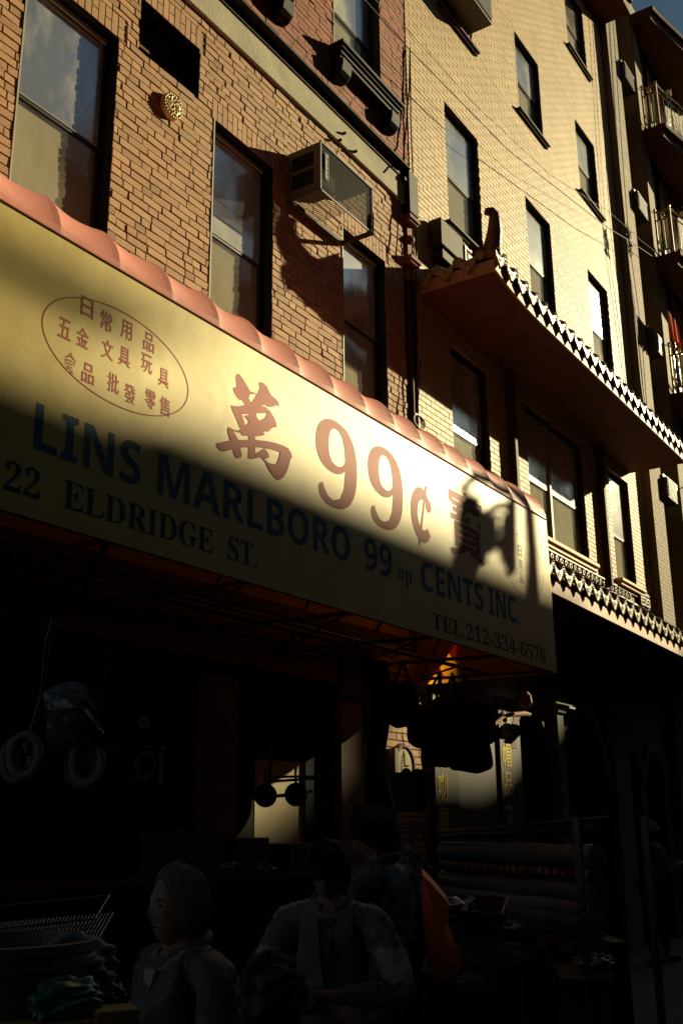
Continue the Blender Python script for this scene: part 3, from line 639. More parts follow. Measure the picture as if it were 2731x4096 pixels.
# ================================================================== far building with curved balconies
Y3 = 4.86
FB = thing('balcony_building', 'tan brick building with curved balconies beyond the cream wall', 'building', (20, 6, 0))
b = MB(); fo = []
floors = [(10.39, 12.1), (13.25, 14.95), (16.21, 17.9), (7.5, 9.2), (4.6, 6.3)]
h3 = [(17.79, 18.98, 3.6, 18.6)] + [(19.38, 21.2, f0 - .85, f1 + .25) for f0, f1 in floors]
bricks(b, 17.125, 27, 3.6, 18.6, Y3, h3, seed=31, J=.006, jit=.0012, depth=.016)
core(b, 17.125, 27, 0, 18.6, Y3 + .006, h3, .36, 1, 0)
b.quad((17.122, Y3, 0), (17.122, Y3, 18.6), (17.122, 5.2, 18.6), (17.122, 5.2, 0), 0, .3)
b.box(17.125, 27, 5.9, 13, 0, 18.6, 1); b.build('wall', [M['tbrick'], M['cmortar']], FB)
b = MB(); z0 = 3.6
for f0, f1 in sorted(floors) + [(18.6, 19)]:
    b.box(17.79, 18.98, Y3 + .35, Y3 + .38, z0, f0); b.box(18.425, 18.98, Y3 + .35, Y3 + .38, f0, min(f1, 18.6)); z0 = f1
b.build('bay_panel', M['concrete'], FB)
for k, (f0, f1) in enumerate(floors):
    window(FB, 17.80, 18.42, f0, f1, Y3 + .29, .03, 'blackwood', fw=.05, meet=f0 + .8, bl='paleblind', upper_blind='paleblind', trim='whitetrim', side=1)
    d = MB(); a0, a1 = 19.38, 21.2
    d.box(a0, a1, Y3 + .38, Y3 + .40, f0 - .85, f1 + .25, 1)
    for q in range(26):
        xx = a0 + .05 + q * .07; d.box(xx, xx + .045, Y3 + .17 + .02 * math.sin(q * 1.9), Y3 + .20 + .02 * math.sin(q * 1.9), f0 - .84, f1 + .2)
    d.build('curtain', [M['cream'], M['dark']], FB)
    d = MB(); d.box(a0, a0 + .06, Y3 + .10, Y3 + .16, f0 - .85, f1 + .25); d.box(20.2, 20.26, Y3 + .10, Y3 + .16, f0 - .85, f1 + .25); d.box(a0 + .06, 21.2, Y3 + .10, Y3 + .16, f1 + .17, f1 + .25); d.build('door_frame', M['blackwood'], FB)
    # air conditioner sleeve under the narrow window
    if f0 > 7:
        s = MB(); s.box(17.80, 18.42, Y3 - .10, Y3 + .34, f0 - .44, f0 - .06); s.box(17.795, 18.44, Y3 - .04, Y3 + .34, f0 - .055, f0 - .004, 1); s.box(17.82, 18.32, Y3 - .106, Y3 - .101, f0 - .42, f0 - .08, 2)
        for q in range(7): s.box(17.84, 18.30, Y3 - .112, Y3 - .107, f0 - .41 + q * .047, f0 - .405 + q * .047, 1)
        s.build('window_conditioner', [M['acbody'], M['metal'], M['acdark']], FB)
BX0 = 19.05
def bal_edge(x, off=0):     # plan curve of a balcony front
    u = max(0, min(1, (x - BX0) / 3.6)); return Y3 - .37 - .52 * math.sin(u * math.pi / 2 * 1.15) ** 1.2 - off
for k, zs in enumerate((15.34, 12.40, 9.46, 6.55, 18.25)):
    nm = MB(); X = [BX0 + 3.6 * i / 18 for i in range(19)]
    for i in range(18):
        a, c = X[i], X[i + 1]
        for (lo, hi, of) in ((zs - .30, zs - .1, .03), (zs - .098, zs, .10)):
            ya, yc = bal_edge(a, of), bal_edge(c, of)
            nm.quad((a, ya, lo), (c, yc, lo), (c, yc, hi), (a, ya, hi), 0); nm.quad((a, ya, lo), (a, Y3 - .001, lo), (c, Y3 - .001, lo), (c, yc, lo), 0); nm.quad((a, ya, hi), (c, yc, hi), (c, Y3 - .001, hi), (a, Y3 - .001, hi), 0)
            if i == 0: nm.quad((a, ya, lo), (a, ya, hi), (a, Y3 - .001, hi), (a, Y3 - .001, lo), 0)
    sb = nm.build('balcony', M['fascia' if False else 'browndk'], FB)
    e = MB()
    for i in range(18):
        for q in range(5):
            a = X[i] + .2 * q / 5 + .004; c = a + .034; of = .10
            e.quad((a, bal_edge(a, of + .003), zs - .085), (c, bal_edge(c, of + .003), zs - .085), (c, bal_edge(c, of + .003), zs - .02), (a, bal_edge(a, of + .003), zs - .02))
    e.build('edge_moulding', M['tbrick'], sb)
    if k == 4: continue
    rl = MB(); h = 1.0; yo = bal_edge(BX0) + .02
    for (px, py) in ((BX0, Y3 - .06), (BX0, yo)):
        rl.box(px - .018, px + .018, py - .018, py + .018, zs, zs + h, 1); rl.blob((px, py, zs + h + .03), (.032, .032, .032), 0, nu=10, nv=6); rl.box(px - .024, px + .024, py - .024, py + .024, zs + .0, zs + .02, 0)
    for z in (h - .05, h - .24, .08): rl.box(BX0 - .01, BX0 + .01, yo + .018, Y3 - .078, zs + z, zs + z + .03, 1 if z > .5 else 0)
    rl.lathe([(.05, -.012), (.05, .012)], (BX0, (yo + Y3 - .06) / 2, zs + h - .125), (1, 0, 0), 16, 0)
    rl.lathe([(.03, -.02), (.03, .02)], (BX0, (yo + Y3 - .06) / 2, zs + h - .125), (1, 0, 0), 14, 1)
    for q in range(3): yy = yo + .06 + q * (Y3 - .06 - yo - .06) / 3; rl.box(BX0 - .006, BX0 + .006, yy, yy + .03, zs + .11, zs + h - .24, 0)
    for z, r in ((h, .02), (h - .16, .013), (.07, .013)): rl.tube([(x, bal_edge(x) + .02, zs + z) for x in X], r, 7, 0)
    for q in range(6):                          # sunburst panels
        xa, xb = BX0 + q * .6, BX0 + (q + 1) * .6; xm = (xa + xb) / 2; ym = bal_edge(xm) + .02
        rl.tube([(xb, bal_edge(xb) + .02, zs + .05), (xb, bal_edge(xb) + .02, zs + h)], .016, 6, 0)
        rl.tube([(xm + .11 * math.cos(w), bal_edge(xm + .11 * math.cos(w)) + .02, zs + .09 + .11 * math.sin(w)) for w in [math.pi * i / 8 for i in range(9)]], .010, 5, 0)
        for w in [math.pi * (i + .5) / 11 for i in range(11)]:
            dx, dz = math.cos(w), math.sin(w); L = min(.28 / max(abs(dx), 1e-3), (h - .26) / max(dz, 1e-3))
            rl.tube([(xm + dx * .11, bal_edge(xm + dx * .11) + .02, zs + .09 + dz * .11), (xm + dx * L, bal_edge(xm + dx * L) + .02, zs + .09 + dz * L)], .0065, 5, 0)
    rl.build('railing', [M['steel'], M['timber']], sb)
    lm = MB(); lx, ly, lz = 19.66, Y3 - .46, zs + 1.02
    lm.lathe([(.012, .20), (.055, .17), (.06, .15), (.06, .147)], (lx, ly, lz), (0, 0, 1), 14, 0); lm.lathe([(.047, .147), (.05, .02), (.048, 0)], (lx, ly, lz), (0, 0, 1), 14, 1); lm.lathe([(.008, .20), (.008, .26)], (lx, ly, lz), (0, 0, 1), 8, 0)
    lm.tube([(lx, Y3, lz + .12), (lx, Y3 - .2, lz + .26), (lx, ly, lz + .26)], .011, 6, 0); lm.build('wall_lamp', [M['black'], M['lampglass']], sb)
b = MB(); nf = 26      # red cloth hung on the lowest visible balcony
P = [onY(2668 + 39 * (k / nf), 1240 + 55 * (k / nf), Y3 - .33) for k in range(nf + 1)]
for k in range(nf):
    a, c = P[k], P[k + 1]; w0, w1 = .03 * math.sin(k * 1.7), .03 * math.sin((k + 1) * 1.7); L0, L1 = .55 + .05 * math.sin(k), .55 + .05 * math.sin(k + 1)
    b.quad((a.x, a.y + w0 * .4, a.z), (c.x, c.y + w1 * .4, c.z), (c.x - .05, c.y + w1 - .02, c.z - L1), (a.x - .05, a.y + w0 - .02, a.z - L0))
tag(b.build('hanging_cloth', M['orangecl']), 'crumpled orange red cloth hung over a curved balcony rail', 'cloth')

# ================================================================== cables
def cable(label, pts, r=.008, sag=0.0, grp='cables strung along the walls'):
    b = MB(); out = []
    for i in range(len(pts) - 1):
        p, q = Vector(pts[i]), Vector(pts[i + 1])
        for k in range(12): t_ = k / 12; out.append(p.lerp(q, t_) - Vector((0, 0, sag * 4 * t_ * (1 - t_))))
    out.append(Vector(pts[-1])); b.tube(out, r, 5)
    return tag(b.build('cable', M['wire']), label, 'cable', grp)
y_ = 4.72
Pw = lambda x, y: onY(x, y, y_)
cable('thickest black cable sagging diagonally across the cream brick wall', [Pw(1380, -60), Pw(1460, 0), Pw(1639, 200), Pw(2031, 600), Pw(2420, 905), Pw(2511, 960), Pw(2630, 1040)], .0075)
cable('thin black cable crossing the cream wall above the thick one', [Pw(1480, -20), Pw(1620, 110), Pw(1900, 420), Pw(2200, 700), Pw(2441, 852), Pw(2560, 960), Pw(2664, 1042)], .004)
cable('black cable hanging down the seam between red and cream brick', [onY(1639, 190, 4.97), onY(1642, 480, 4.97), onY(1650, 700, 4.965), onY(1662, 950, 4.96), onY(1668, 1500, 4.93), onY(1672, 1660, 4.93)], .008)
cable('crooked black cable running down the red brick beside the seam', [onY(1639, 200, 4.975), onY(1636, 350, 4.975), onY(1626, 480, 4.975), onY(1616, 590, 4.97), onY(1608, 690, 4.87)], .009)
cable('black wire looped over the end of the orange brick wall', [onY(1598, 800, 4.97), onY(1592, 880, 4.96), onY(1588, 960, 4.96), onY(1580, 1050, 4.96)], .008)
cable('pale wire catching sun beside the iron pilaster', [onY(1679, 1445, 4.90), onY(1676, 1540, 4.9), onY(1670, 1640, 4.9), onY(1668, 1700, 4.9)], .006)
b = MB()
for q in range(4): b.tube([Vector(onY(1668, 1690, 4.9)) + Vector((math.cos(w) * (.09 + .012 * q), -.01 * q, math.sin(w) * (.10 - .01 * q))) for w in [i * .45 for i in range(14)]], .006, 5, closed=True)
tag(b.build('cable_coil', M['wire']), 'coil of black wire hung above the awning beside the iron pilaster', 'cable')
for k, (dx, lb) in enumerate(((0, 'leftmost thin cable running down the tan brick corner'), (12, 'second thin cable running down the tan brick corner'), (30, 'rightmost slack cable down the tan brick corner'))):
    cable(lb, [onY(2418 + dx, 60, 4.82), onY(2448 + dx, 500, 4.82), onY(2486 + dx * .9, 960, 4.82), onY(2530 + dx, 1300, 4.83), onY(2574 + dx * .4, 1640, 4.84)], .006, grp='cables on the tan brick corner')
b = MB(); r3 = random.Random(8); c0 = onY(2511, 960, 4.78)
for q in range(12): b.tube([Vector((c0.x + r3.uniform(-.12, .12), c0.y + r3.uniform(-.04, .02), c0.z + .25 - k * .09 + r3.uniform(-.03, .03))) for k in range(7)], .006, 4)
tag(b.build('cable_tangle', M['wire']), 'tangled knot of black cables on the tan brick corner', 'cable')

# ================================================================== awning
AW = thing('shop_awning', 'long yellow vinyl shop awning with a scalloped red top and red and blue lettering', 'awning', (5, 3.6, 2.9))
XL, XR, ZB, ZT = 1.3, 9.01, 2.91, 4.343
yf_ = lambda z: 3.553 + (z - ZB) / (ZT - ZB) * .008
f = MB(); NX, NZ = 60, 10
wob = lambda x, z: 0.0
for i in range(NX):
    for j in range(NZ):
        xa, xb = XL + (XR - XL) * i / NX, XL + (XR - XL) * (i + 1) / NX; za, zb = ZB + (ZT - ZB) * j / NZ, ZB + (ZT - ZB) * (j + 1) / NZ
        f.quad(*[(x, yf_(z) + wob(x, z), z) for x, z in ((xa, za), (xb, za), (xb, zb), (xa, zb))])
P = lambda u, v: (u, yf_(v) - .0012, v)
P2 = lambda u, v: (u, yf_(v) - .0016, v)
RED, BLU, NAV = 1, 2, 3
for wd_, u0, u1 in (('LINS', 2.962, 3.642), ('MARLBORO', 3.767, 5.58), ('99', 5.753, 6.114), ('CENTS', 6.526, 7.548), ('INC.', 7.649, 8.235)): put_text(f, sans(wd_), P, u0, u1, 3.228, 3.455, BLU)
put_text(f, serif('up'), P, 6.185, 6.387, 3.205, 3.335, BLU)
for wd_, u0, u1 in (('22', 2.82, 3.017), ('ELDRIDGE', 3.153, 4.212), ('ST.', 4.338, 4.602)): put_text(f, serif(wd_), P, u0, u1, 3.003, 3.14, NAV)
put_text(f, serif('TEL') + '.' + serif('212') + '-' + serif('334') + '-' + serif('6576'), P, 6.668, 8.76, 2.965, 3.095, NAV)
put_text(f, serif('9'), P, 5.192, 5.682, 3.559, 4.165, RED); put_text(f, serif('9'), P, 5.822, 6.297, 3.562, 4.165, RED)
# cent sign: open ring with a slash
cc = (6.58, 3.80); rg = [(cc[0] + .125 * math.cos(w), cc[1] + .165 * math.sin(w)) for w in [.75 + i * (4.78 / 20) for i in range(21)]]
for i in range(20):
    k = .030 + .026 * math.sin(i / 20 * math.pi) ** .6
    n_ = lambda q, s_: (cc[0] + (q[0] - cc[0]) * (1 + s_ * k / .14), cc[1] + (q[1] - cc[1]) * (1 + s_ * k / .165))
    f.quad(P(*n_(rg[i], -1)), P(*n_(rg[i], 1)), P(*n_(rg[i + 1], 1)), P(*n_(rg[i + 1], -1)), RED)
f.quad(P2(6.50, 3.555), P2(6.525, 3.555), P2(6.665, 4.045), P2(6.64, 4.045), RED)
f.add([P2(cc[0] + .10 + .045 * math.cos(w), cc[1] + .09 + .05 * math.sin(w)) for w in [i * .628 for i in range(10)]], [tuple(range(10))], RED)
# brush written character, traced stroke by stroke (pixels of the photograph on the awning plane)
def brush(poly, lay): 
    q = [onY(850 + x / 2.56, 1450 + y / 2.56, 3.557) for x, y in poly]
    f.add([(p.x, yf_(p.z) - .0012 - .00015 * lay, p.z) for p in q], [tuple(range(len(q)))], RED)
strokes = [
 [(262, 112), (248, 125), (243, 170), (252, 250), (213, 255), (222, 300), (250, 350), (285, 385), (302, 382), (330, 420), (345, 445), (400, 430), (400, 410), (376, 370), (380, 335), (400, 322), (430, 322), (462, 334), (455, 322), (425, 303), (392, 297), (370, 260), (330, 190), (285, 125)],
 [(490, 198), (473, 225), (480, 234), (492, 222), (484, 270), (465, 315), (445, 345), (405, 408), (395, 440), (420, 470), (505, 440), (540, 436), (580, 455), (620, 455), (650, 437), (684, 446), (684, 425), (664, 385), (615, 345), (585, 300), (560, 245), (525, 208)],
 [(190, 438), (200, 470), (240, 570), (282, 668), (300, 668), (335, 645), (320, 590), (305, 540), (300, 528), (262, 450)],
 [(255, 455), (300, 440), (345, 428), (420, 440), (500, 440), (540, 452), (600, 500), (560, 520), (450, 517), (378, 528), (300, 530)],
 [(540, 455), (590, 492), (630, 555), (655, 620), (660, 655), (648, 666), (630, 662), (600, 680), (575, 708), (545, 705), (540, 690), (530, 590), (560, 525)],
 [(378, 520), (450, 515), (450, 545), (470, 585), (495, 592), (525, 570), (545, 600), (545, 705), (520, 712), (538, 740), (505, 750), (440, 758), (310, 748), (285, 715), (278, 690), (300, 668), (340, 645), (372, 615), (370, 595), (330, 550), (345, 540), (380, 540)],
 [(372, 740), (436, 740), (438, 980), (420, 990), (380, 988), (366, 975)],
 [(170, 660), (155, 675), (160, 720), (185, 800), (205, 870), (215, 920), (235, 970), (265, 982), (295, 970), (300, 945), (285, 880), (262, 790), (232, 735), (210, 695), (270, 715), (285, 718), (280, 700), (215, 688)],
 [(40, 835), (55, 825), (130, 805), (270, 792), (436, 792), (560, 805), (660, 828), (740, 858), (690, 917), (610, 890), (530, 875), (400, 862), (290, 875), (200, 893), (115, 913), (80, 900), (50, 870)],
 [(735, 856), (775, 880), (805, 930), (812, 975), (795, 1000), (770, 1095), (725, 1175), (685, 1203), (655, 1198), (610, 1150), (565, 1080), (540, 1020), (510, 985), (490, 968), (515, 975), (560, 1020), (610, 1040), (645, 1043), (670, 1010), (693, 915)],
 [(436, 932), (480, 912), (530, 878), (560, 915), (580, 960), (570, 980), (545, 987), (510, 985), (490, 968), (436, 985)],
]
for k, st in enumerate(strokes): brush(st, k)
put_text(f, '寶', P, 7.0, 7.62, 3.60, 4.17, RED, offset=.012)
# oval with sixteen small characters
def ring(cx, cz, rx, rz, w, m):
    n = 56
    for i in range(n):
        a, c = 2 * math.pi * i / n, 2 * math.pi * (i + 1) / n
        f.quad(*[P(cx + (rx + s_) * math.cos(q), cz + (rz + s_) * math.sin(q)) for q, s_ in ((a, -w), (a, w), (c, w), (c, -w))], m)
ring(3.468, 3.861, .508, .258, .0035, RED)
CH = {'日': (3.227, 4.042), '常': (3.358, 4.022), '用': (3.498, 4.032), '品': (3.661, 4.029), '五': (3.096, 3.873), '金': (3.21, 3.874), '文': (3.375, 3.874), '具': (3.493, 3.88), '玩': (3.653, 3.905), '具 ': (3.783, 3.872), '食': (3.143, 3.716), '品 ': (3.258, 3.702), '批': (3.426, 3.713), '發': (3.543, 3.696), '零': (3.69, 3.716), '售': (3.799, 3.717)}
for ch, (x, z) in CH.items(): put_text(f, ch.strip(), P, x - .040, x + .040, z - .052, z + .052, RED, offset=.010)
ring(8.41, 3.78, .44, .27, .0016, NAV)
for ch, x, z in (('日', 8.34, 3.90), ('用', 8.34, 3.77), ('品', 8.34, 3.66)): put_text(f, ch, P, x - .04, x + .04, z - .05, z + .05, NAV, offset=.008)
f.build('front_panel', [M['yellow'], M['redtext'], M['bluetext'], M['navytext']], AW)
# scalloped top
b = MB(); STEP = .3985; nr = int((XR - XL) / STEP) + 1
prof = [(3.921 - .36 * math.cos(w), 4.343 + .345 * math.sin(w)) for w in [math.pi / 2 * i / 10 for i in range(11)]] + [(4.3, 4.755), (4.7, 4.835), (4.99, 4.90)]
for k in range(nr):
    xr = XR - k * STEP; xl = max(xr - STEP, XL); m_ = 10
    rows = []
    for i in range(m_ + 1):
        u = i / m_; g = -(math.sin(u * math.pi) ** .8) * .026; x = xl + (xr - xl) * u; row = []
        for j, (y, z) in enumerate(prof):
            a = math.pi / 2 * min(j, 10) / 10; e = math.sin(min(1, j / 2.5) * math.pi / 2) * (1 if j < 12 else .5)
            row.append((x, y - math.cos(a) * g * e, z + math.sin(a) * g * e))
        rows.append(row)
    for i in range(m_):
        for j in range(len(prof) - 1): b.quad(rows[i][j], rows[i + 1][j], rows[i + 1][j + 1], rows[i][j + 1])
b.build('scalloped_top', M['pink'], AW, smooth=True)
b = MB(); b.tube([(XL, 3.556, ZT), (XR, 3.556, ZT)], .0045, 6)
b.build('seam_piping', M['pink'], AW)
# end panel
b = MB(); ep = [(3.557, ZB)] + [(y, z) for y, z in prof[:-1]] + [(4.985, 4.88), (4.985, ZB)]
b.add([(XR - .004, y, z) for y, z in ep], [tuple(range(len(ep)))], 0)
E9 = lambda u, v: (XR + .003, u, v)
put_text(b, '99¢', E9, 4.02, 4.95, 2.95, 3.42, 1, offset=.03)
b.build('end_panel', [M['endyel'], M['endred']], AW)
b = MB()      # unseen dark strips added outside the end panel to block its sun
for q in range(12): y0 = 3.60 + q * .078; b.box(XR + .012 + .006 * (q % 2), XR + .020 + .006 * (q % 2), y0, y0 + .079, ZB + .01, 3.95)
b.build('end_sun_block', M['brownpaint'], AW)
# welded frame seen from below
b = MB()
for (y, z) in ((3.585, 2.93), (4.25, 2.96), (4.93, 2.96)): b.tube([(XL, y, z), (XR - .02, y, z)], .018, 8)
for (y, z) in ((3.62, 3.55), (4.2, 3.9), (4.93, 3.55)): b.tube([(XL, y, z), (XR - .02, y, z)], .014, 8)
for k in range(8):
    x = XR - .03 - k * 1.1; b.tube([(x, 3.585, 2.93), (x, 4.93, 2.96)], .016, 8); b.tube([(x, 3.60, 2.93), (x, 3.62, 4.3)], .014, 8); b.tube([(x, 4.93, 2.96), (x, 3.95, 4.62)], .013, 8)
    if k < 7: b.tube([(x, 4.93, 2.97), (x - 1.1, 3.6, 2.95)], .010, 6)
b.build('frame', M['redframe'], AW)
b = MB(); b.box(XL, 7.6, 4.30, 4.42, 3.02, 3.10); b.box(XL, 8.2, 4.70, 4.80, 3.06, 3.16); b.build('roller_box', M['redframe'], AW)

# ================================================================== street, kerb and the far side of the road
b = MB(); b.box(-60, 140, 1.0, 5.0, -.2, 0.0); b.box(-60, 1.2, 5.0, 30, -.2, 0); b.box(27, 140, 5, 30, -.2, 0); struct('pavement', b, M['sidewalk'])
b = MB(); b.box(-60, 140, .85, .998, -.25, .012); struct('kerb', b, M['concrete'])
b = MB(); b.quad((-300, -300, -.132), (300, -300, -.132), (300, 300, -.132), (-300, 300, -.132)); struct('road', b, M['asphalt'])
b = MB(); b.box(-60, 140, -10, -7, -.2, 0.0); struct('pavement', b, M['sidewalk'])
for k, (x0, x1, h, lb) in enumerate(((-60, 4, 44, 'brick tenement across the street facing the camera from behind'), (4.02, 35.5, 19.5, 'long brick tenement across the street opposite the awning'), (35.52, 54, 19.05, 'lower flat roofed tenement whose roofline shades the awning'), (54.02, 74, 20.9, 'taller tenement beyond the flat roofed one across the street'), (74.02, 120, 20, 'farthest tenement across the street'))):
    T = thing('tenement', lb, 'building', ((x0 + x1) / 2, -16, 0), 'tenements across the street')
    b = MB()
    if k == 2: b.box(x0, 39.2, -24, -10, -.1, h - .10); b.box(39.2, 44.9, -24, -10, -.1, h); b.box(44.9, 47.3, -24, -10, -.1, h - .65); b.box(46.38, 47.28, -10.12, -10, h - .65, h + .7); b.box(47.3, x1, -24, -10, -.1, h - .1)  # roof dip and thin parapet slab added to steer sun on the shopfront
    else: b.box(x0, x1, -24, -10, -.1, h)
    b.build('wall', M['tenement'], T)
    b = MB(); b.box(x0, x1, -9.998, -9.8, h - 1.1, h - .62); b.build('cornice', M['roofing'], T)
    b = MB()
    for fl in range(int((h - 4.4) / 3.2)):
        x = x0 + 1.2
        while x < x1 - 1.2: b.box(x, x + .95, -9.998, -9.96, 1.1 + fl * 3.2, 2.9 + fl * 3.2); x += 2.1
    b.build('window_bays', M['black'], T)
    if k == 2:
        b = MB(); b.box(35.9, 39.3, -10.3, -10.05, h + .47, h + .57)
        for xx in (36.1, 37.2): b.box(xx, xx + .1, -10.25, -10.1, h - .1, h + .47)
        b.build('roof_beam', M['roofing'], T)
for xx, lb in ((-64, 'unseen block added at the near end of the street to hide sky glow'), (141, 'unseen block added at the far end of the street to hide sky glow')):
    T = thing('tenement', lb, 'building', (xx, 0, 0), 'tenements across the street'); b = MB(); b.box(xx, xx + 3, -24, 30, -.1, 30); b.build('wall', M['tenement'], T)  # end blocks added to cut low sky glow along the street
    b = MB(); b.box(xx - .2, xx + 3.2, -24, 30, 30.003, 30.6); b.build('cornice', M['roofing'], T)
LP = thing('street_lamp', 'ornate iron street lamp at the kerb with a scrolled bracket', 'street lamp', (16.95, .36, -.13))
b = MB(); lp = onY(1650 + 712 / 1.4933, 1850 + 500 / 1.4933, 3.557); lx, ly = lp.x + 8.47, .30
b.lathe([(.20, 0), (.20, .25), (.13, .35), (.10, 1.2), (.06, 1.3), (.052, 8.9), (.07, 8.95), (.03, 9.2)], (lx, ly, -.13), (0, 0, 1), 14); b.build('post', M['iron'], LP)
SH = lambda x, y, dx=0, dz=0: onY(1650 + x / 1.4933, 1850 + y / 1.4933, 3.557) + Vector((8.47 + dx, -3.257, 3.68 + dz))   # scrollwork hangs in one plane along the kerb
b = MB()
for pts, r in (([(590, 170), (520, 120), (405, 62), (350, 108), (296, 150)], [.05, .05, .045, .035, .02]), ([(296, 150), (335, 190), (350, 240), (400, 290), (440, 318), (480, 272), (530, 250), (600, 290)], .032),
               ([(440, 318), (480, 362), (482, 430), (455, 500), (400, 560), (360, 640)], .05), ([(345, 235), (330, 330), (350, 430), (330, 520), (330, 640)], .085), ([(600, 300), (560, 330), (548, 400), (560, 450), (600, 480)], .04),
               ([(480, 500), (530, 460), (560, 540), (600, 600)], .045), ([(400, 330), (420, 420), (390, 520), (400, 600)], .07), ([(500, 310), (545, 320), (550, 380)], .02), ([(600, 180), (600, 400), (600, 640)], .045)):
    b.tube([SH(*p) for p in pts], r, 8)
b.build('bracket', M['iron'], LP, smooth=True)

# ================================================================== goods under the awning
def ellip(c, ax, ay, n=20): return [Vector(c) + Vector(ax) * math.cos(2 * math.pi * i / n) + Vector(ay) * math.sin(2 * math.pi * i / n) for i in range(n)]
# folded pushchair in plastic hanging at the left
c = atD(300, 2980, 4.6)
PC = thing('pushchair', 'folded pushchair wrapped in clear plastic hanging at the shop front with pale tyres', 'pushchair', tuple(c))
PR = RIGHT; UP = Vector((0, 0, 1))
for (px, py, dd, nm) in ((100, 3020, 4.5, 0), (70, 3040, 4.62, 0), (350, 3050, 4.5, 0), (330, 3060, 4.62, 0)):
    w = atD(px, py, dd); b = MB(); ring_ = ellip(w, RIGHT * .062, UP * .085)
    b.tube(ring_, .019, 8, 0, closed=True); b.tube(ellip(w, RIGHT * .042, UP * .06), .006, 6, 1, closed=True)
    for q in range(5): b.tube([w, ring_[q * 4]], .004, 5, 1)
    b.build('wheel', [M['rubber'], M['iron']], PC)
b = MB()
g = lambda px, py, d=4.55: atD(px, py, d)
for seg in ([(105, 3000), (170, 2780), (190, 2560), (215, 2480)], [(345, 3030), (300, 2960), (200, 2950), (105, 3010)], [(345, 3030), (410, 2880), (420, 2740), (440, 2600)], [(200, 2950), (190, 2790), (300, 2770), (410, 2830)]): b.tube([g(*p) for p in seg], .011, 6)
b.tube([g(230, 3035), g(290, 3035)], .012, 6); b.build('frame', M['iron'], PC)
b = MB(); rr = random.Random(2); gp = []
for j in range(9):
    for i in range(9):
        u, v = i / 8, j / 8; px = 185 + 230 * u + 22 * (v - .5); py = 2770 + 230 * v - 45 * math.sin(u * math.pi) * (1 - v); gp.append(atD(px, py, 4.50 + rr.uniform(-.012, .012) - .09 * math.sin(u * math.pi) * math.sin(v * math.pi)))
b.add(gp, [(j * 9 + i, j * 9 + i + 1, (j + 1) * 9 + i + 1, (j + 1) * 9 + i) for j in range(8) for i in range(8)])
q = [atD(px, py, 4.46) for px, py in ((230, 2790), (300, 2755), (345, 2790), (400, 2810), (380, 2800), (300, 2790))]; b.add(q, [tuple(range(6))]); b.build('plastic_cover', M['plastic'], PC)
# scooter box on a shelf hook
c = atD(540, 3050, 4.7)
SB = thing('toy_box', 'boxed black toy with a round window hanging beside the pushchair', 'toy box', tuple(c))
Mx = Matrix.Translation(c) @ Matrix(((RIGHT.x, FWD.x, 0, 0), (RIGHT.y, FWD.y, 0, 0), (0, FWD.z * 0, 1, 0), (0, 0, 0, 1)))
b = MB(); b.box(-.11, .11, 0, .12, -.085, .065, M=Mx); b.build('carton', M['blackfab'], SB, bevel=.004)
b = MB(); b.box(-.115, .115, -.006, .126, .066, .072, M=Mx); b.build('lid', M['white'], SB)
b = MB(); b.tube([Mx @ Vector((.05 + .04 * math.cos(w), -.006, -.01 + .055 * math.sin(w))) for w in [i * .35 for i in range(18)]], .008, 6, closed=True); b.tube([Mx @ Vector((-.01, -.006, -.075)), Mx @ Vector((.07, -.006, -.075))], .005, 5); b.build('window_rim', M['rubber'], SB)
b = MB(); cf = atD(577, 2890, 4.72)
for q in range(5): w = q * 1.256 + .4; b.blob(cf + RIGHT * math.cos(w) * .016 + UP * math.sin(w) * .018, (.012, .012, .012), nu=8, nv=6)
tag(b.build('flower_ornament', M['rubber'], smooth=True), 'tiny pale five petalled flower ornament above the boxed toy', 'ornament')
# frying pans on a wire rack against the lit panel
FR = thing('pan_rack', 'black wire rack carrying frying pans in front of the sunlit panel', 'rack', tuple(atD(1190, 3110, 5.6)))
b = MB(); d0 = 5.6
for seg in ([(1065, 3080), (1065, 3128), (1320, 3108)], [(1092, 3108), (1320, 3104), (1323, 3235), (1280, 3230)], [(1082, 3128), (1078, 3080), (1092, 3010)], [(1085, 3000), (1080, 3140)], [(1100, 3183), (1250, 3165)], [(1100, 3186), (1150, 3183)]): b.tube([atD(*p, d0) for p in seg], .0075, 6)
b.build('rack_frame', M['iron'], FR)
for px, py, lb in ((1062, 3182, 'left black frying pan hanging against the lit panel'), (1184, 3178, 'right black frying pan hanging on the rack beside the pier')):
    w = atD(px, py, 5.58); T = thing('frying_pan', lb, 'frying pan', tuple(w), 'frying pans on the rack')
    n_ = (CAM - w).normalized(); b = MB(); b.lathe([(.02, 0), (.05, .0), (.058, .022), (.061, .022), (.052, -.004), (.02, -.006)], w, n_, 24); b.build('bowl', M['iron'], T, smooth=True)
    b = MB(); b.tube([w + UP * .055, w + UP * .11 - RIGHT * .004, w + UP * .145], [.007, .006, .008], 7); b.build('handle', M['iron'], T)
